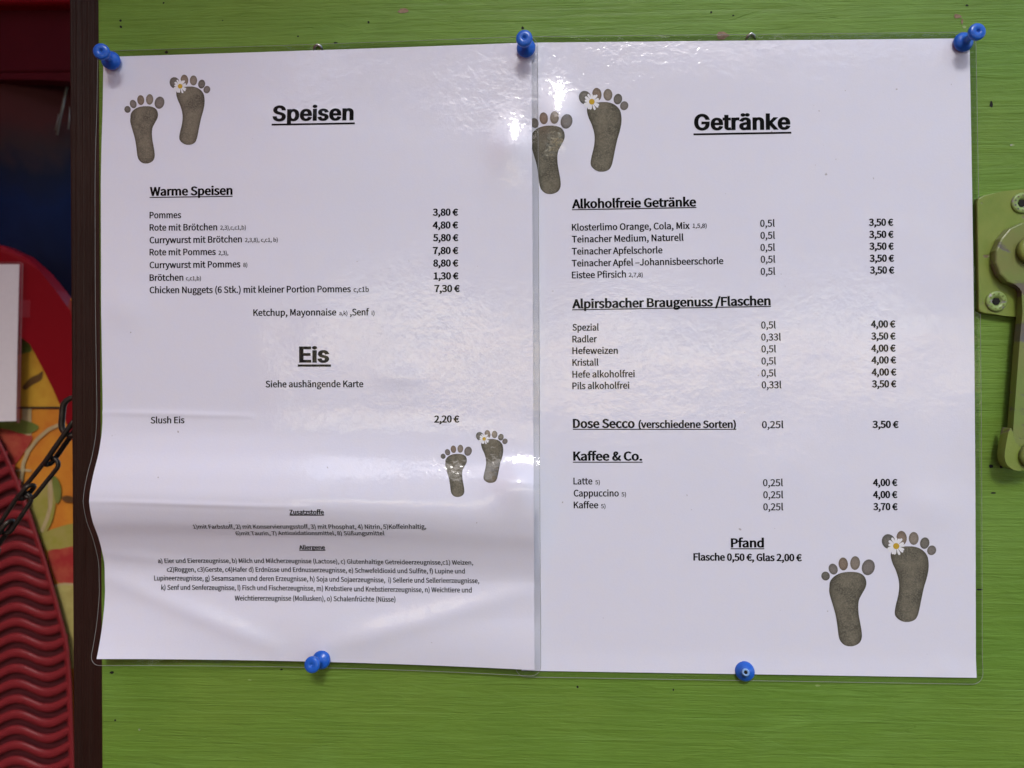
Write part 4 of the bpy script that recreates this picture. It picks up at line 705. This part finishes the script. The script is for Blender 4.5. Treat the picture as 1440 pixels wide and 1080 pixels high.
# ------------------------------------------------------------------ food menu (left, bulging off the board)
EDGE = [(76, 145.8), (150, 144.4), (200, 142.8), (250, 141.9), (400, 142.3), (500, 143.5), (570, 144.6), (600, 143.5), (630, 139), (660, 131.8), (690, 126.5), (706, 126.3), (730, 131), (750, 138), (770, 143), (785, 146.3), (800, 148), (830, 148), (850, 147), (880, 144), (910, 139.6), (929, 136)]
pv, ph = [], []
for y, x in EDGE:
    xb = 146 + (y - 76) * .0055; kk = max(0, (xb - x) / (720 - xb)); hh = max(-.0013, .325 * kk / (1 + kk) - .0016)
    yb = (y + kk * 540) / (1 + kk); pv.append((yb - 76) / 842.0); ph.append(hh)
vv = np.linspace(-.1, 1.1, 601); hl = np.interp(vv, pv, ph)
sl_ = (ph[-1] - ph[-2]) / (pv[-1] - pv[-2]); hl = np.where(vv > pv[-1], ph[-1] + (vv - pv[-1]) * sl_, hl)
ker = np.exp(-np.linspace(-2, 2, 23) ** 2); ker /= ker.sum()
hl = np.convolve(np.pad(hl, 11, mode='edge'), ker, 'valid')
low = np.clip((vv - .86) / .16, 0, 1); low = low * low * (3 - 2 * low)
hm = (hl * 1.0 + .0004) * (1 - low) + low * .0006
vr = np.clip(vv - .014, -.1, 1.1)
hr = (np.maximum(np.interp(vr, vv, hl), 0) * .78 + .0005) * (1 - low) + low * .0018
def hleft(u, v):
    a, b, c = (float(np.interp(v, vv, q)) for q in (hl, hm, hr))
    r = a * (1 - u) * (1 - 2 * u) + b * 4 * u * (1 - u) + c * u * (2 * u - 1) if 0 <= u <= 1 else (a if u < 0 else c)
    r += bk(u, v, .955, .17, .045, .045, .0024) + bk(u, v, .97, .70, .06, .034, .0040) + bk(u, v, .36, .10, .06, .03, .0003) + bk(u, v, .06, .42, .05, .03, .0006) + bk(u, v, .7, .53, .05, .015, .0004)
    r += fold(u, v, (0, .588), (.35, .592), .0013, .00045) + fold(u, v, (-.02, .733), (.5, .738), .0011, .0004) + fold(u, v, (0, .87), (.40, .975), .0050, .0009) + fold(u, v, (.52, .975), (1, .875), .0055, .0010) + fold(u, v, (0, .83), (.2, .845), .003, .0003)
    return r
left = thing('menu_sheet', 'laminated white food menu headed Speisen, bulging off the board above its lower edge', 'menu', P(450, 940), 'laminated menus pinned to the green board')
SL = Sheet((146, 80.5), (747.5, 62.8), (150.7, 917.5), (752, 938), .0016, hleft)
SL.grid('paper', 120, 420, M_PAPER, left); SL.border(left)
Z = zo(130, 60, 3.349)
write(SL, 'page_title', [T(Z, 'Speisen', 848, 368, 1230, 363, 'title')], left, U(Z, 844, 386.5, 1236, 380, 2.5))
Z = zo(190, 240, 2.88)
write(SL, 'section_heading', [T(Z, 'Warme Speisen', 60, 101.5, 395, 97, 'h')], left, U(Z, 59, 108.5, 395, 104, 1.3))
for tx, x1, y0, y1, sm in (('Pommes', 187, 193, 192, None), ('Rote mit Brötchen', 333, 243, 241, ('2,3),c,c1,b)', 345, 449, 239, 238)), ('Currywurst mit Brötchen', 433, 294, 290, ('2,3,8), c,c1, b)', 445, 578, 289, 288)),
                           ('Rote mit Pommes', 327, 343, 341, ('2,3),', 338, 378, 341, 341)), ('Currywurst mit Pommes', 427, 395, 391, ('8)', 438, 455, 390, 390)), ('Brötchen', 196, 446, 445, ('c,c1,b)', 206, 267, 444, 444))):
    sg = [T(Z, tx, 59, y0, x1, y1, 'b')]
    if sm: sg.append(T(Z, sm[0], sm[1], sm[3], sm[2], sm[4], 's'))
    write(SL, 'menu_item', sg, left)
write(SL, 'menu_item', [T(Z, 'Chicken Nuggets (6 Stk.) mit kleiner Portion Pommes', 59, 496, 874, 492, 'b'), T(Z, 'c,c1b', 885, 491.5, 947, 491, 's2')], left)
write(SL, 'menu_item', [T(Z, 'Ketchup, Mayonnaise', 479, 588, 815, 586, 'b'), T(Z, 'a,k)', 827, 585, 860, 585, 's'), T(Z, ',Senf', 870, 586, 948, 585.5, 'b'), T(Z, 'i)', 958, 585, 970, 585, 's')], left)
for tx, x0, x1, y in (('3,80 €', 1205, 1309, 182), ('4,80 €', 1205, 1309, 234), ('5,80 €', 1206, 1310, 285), ('7,80 €', 1206, 1310, 337), ('8,80 €', 1207, 1310, 388), ('1,30 €', 1209, 1311, 440), ('7,30 €', 1212, 1316, 491)):
    write(SL, 'price', [T(Z, tx, x0, y, x1, y - .5, 'p')], left)
Z = zo(340, 470, 6.545)
write(SL, 'page_title', [T(Z, 'Eis', 529, 256, 808, 256, 'title')], left, U(Z, 516, 288, 822, 288, 3.2))
write(SL, 'menu_item', [T(Z, 'Siehe aushängende Karte', 220, 488, 1120, 486, 'b')], left)
Z = zo(120, 560, 2.7)
write(SL, 'menu_item', [T(Z, 'Slush Eis', 248, 95.5, 377, 94.5, 'b')], left)
Z = zo(440, 560, 2.571)
write(SL, 'price', [T(Z, '2,20 €', 438, 87.5, 530, 87, 'p')], left)
footprints(SL, (619.7, 604.7, 713.8, 698.9), left)
footprints(SL, (175, 105, 295.7, 230), left)
Z = zo(200, 700, 2.939)
write(SL, 'footnote_heading', [T(Z, 'Zusatzstoffe', 610, 68.5, 752, 68.5, 'fb')], left, U(Z, 610, 71.5, 752, 71.5, 1.0))
write(SL, 'footnote_line', [T(Z, '1)mit Farbstoff, 2) mit Konservierungsstoff, 3) mit Phosphat, 4) Nitrin, 5)Koffeinhaltig,', 213, 127, 1174, 127, 'f')], left)
write(SL, 'footnote_line', [T(Z, '6)mit Taurin, 7) Antioxidationsmittel, 8) Süßungsmittel', 389, 154.5, 1002, 154, 'f')], left)
write(SL, 'footnote_heading', [T(Z, 'Allergene', 650, 213, 757, 213, 'fb')], left, U(Z, 650, 216.5, 758, 216.5, 1.0))
for tx, x0, y0, x1, y1 in (('a) Eier und Eiererzeugnisse, b) Milch und Milcherzeugnisse (Lactose), c) Glutenhaltige Getreideerzeugnisse,c1) Weizen,', 67, 269, 1368, 276),
                           ('c2)Roggen, c3)Gerste, c4)Hafer d) Erdnüsse und Erdnusserzeugnisse, e) Schwefeldioxid und Sulfite, f) Lupine und', 103, 305, 1334, 312),
                           ('Lupineerzeugnisse, g) Sesamsamen und deren Erzeugnisse, h) Soja und Sojaerzeugnisse,  i) Sellerie und Sellerieerzeugnisse,', 50, 341, 1393, 352),
                           ('k) Senf und Senferzeugnisse, l) Fisch und Fischerzeugnisse, m) Krebstiere und Krebstiererzeugnisse, n) Weichtiere und', 79, 380, 1362, 391),
                           ('Weichtiererzeugnisse (Mollusken), o) Schalenfrüchte (Nüsse)', 383, 424, 1047, 429)):
    write(SL, 'footnote_line', [T(Z, tx, x0, y0, x1, y1, 'f')], left)

# ------------------------------------------------------------------ push pins
PIN = [(.0006, -.002), (.0040, 0), (.0044, .0004), (.00445, .0010), (.0041, .0017), (.0034, .0023), (.0025, .0027), (.0018, .0031), (.0015, .0040), (.00145, .0060), (.0016, .0074), (.0021, .0080), (.0031, .0084), (.0036, .0089), (.0038, .0096), (.0037, .0103), (.0032, .0108), (.0013, .0109), (.0008, .0106), (.0005, .0099)]
for bx, by, hx, hy, by_, lab in ((157, 86, 141.5, 71.5, .0018, 'blue push pin at the top left corner of the food menu'), (740, 68.5, 737, 53, .003, 'blue push pin where the two menus overlap at the top'),
                                 (1353, 60.5, 1375.5, 43.5, .001, 'blue push pin at the top right corner of the drinks menu'), (453, 927, 437.5, 935.5, .0022, 'blue push pin in the bottom edge of the food menu')):
    b = P(bx, by, -by_ - .0002); t = P(hx, hy, -by_ - .0108)
    bm = bmesh.new(); lathe(bm, PIN, frame_to(b, t), 32)
    tag(from_bm('push_pin', bm, M_BLUE, None, True), lab, 'push pin', 'blue push pins holding the menus')
b = P(1047, 943.5, -.0012); t = P(1050, 947, -.010)
pin = thing('push_pin', 'blue push pin with its grip broken off, in the bottom edge of the drinks menu', 'push pin', b, 'blue push pins holding the menus')
bm = bmesh.new(); lathe(bm, PIN[:6] + [(.0026, .0031), (.0020, .0038), (.0017, .005)], frame_to(b, t), 32); from_bm('flange', bm, M_BLUE, pin, True)
ax = frame_to(b, t)
bm = bmesh.new(); lathe(bm, [(.0017, .0048), (.0017, .0054), (.0015, .0057), (.0009, .0057), (.0008, .0052)], ax, 20); from_bm('broken_stub', bm, M_BREAK, pin, True)
bm = bmesh.new(); lathe(bm, [(.0008, .005), (.0008, .0055)], ax, 12); from_bm('needle_end', bm, M_HOLE, pin)
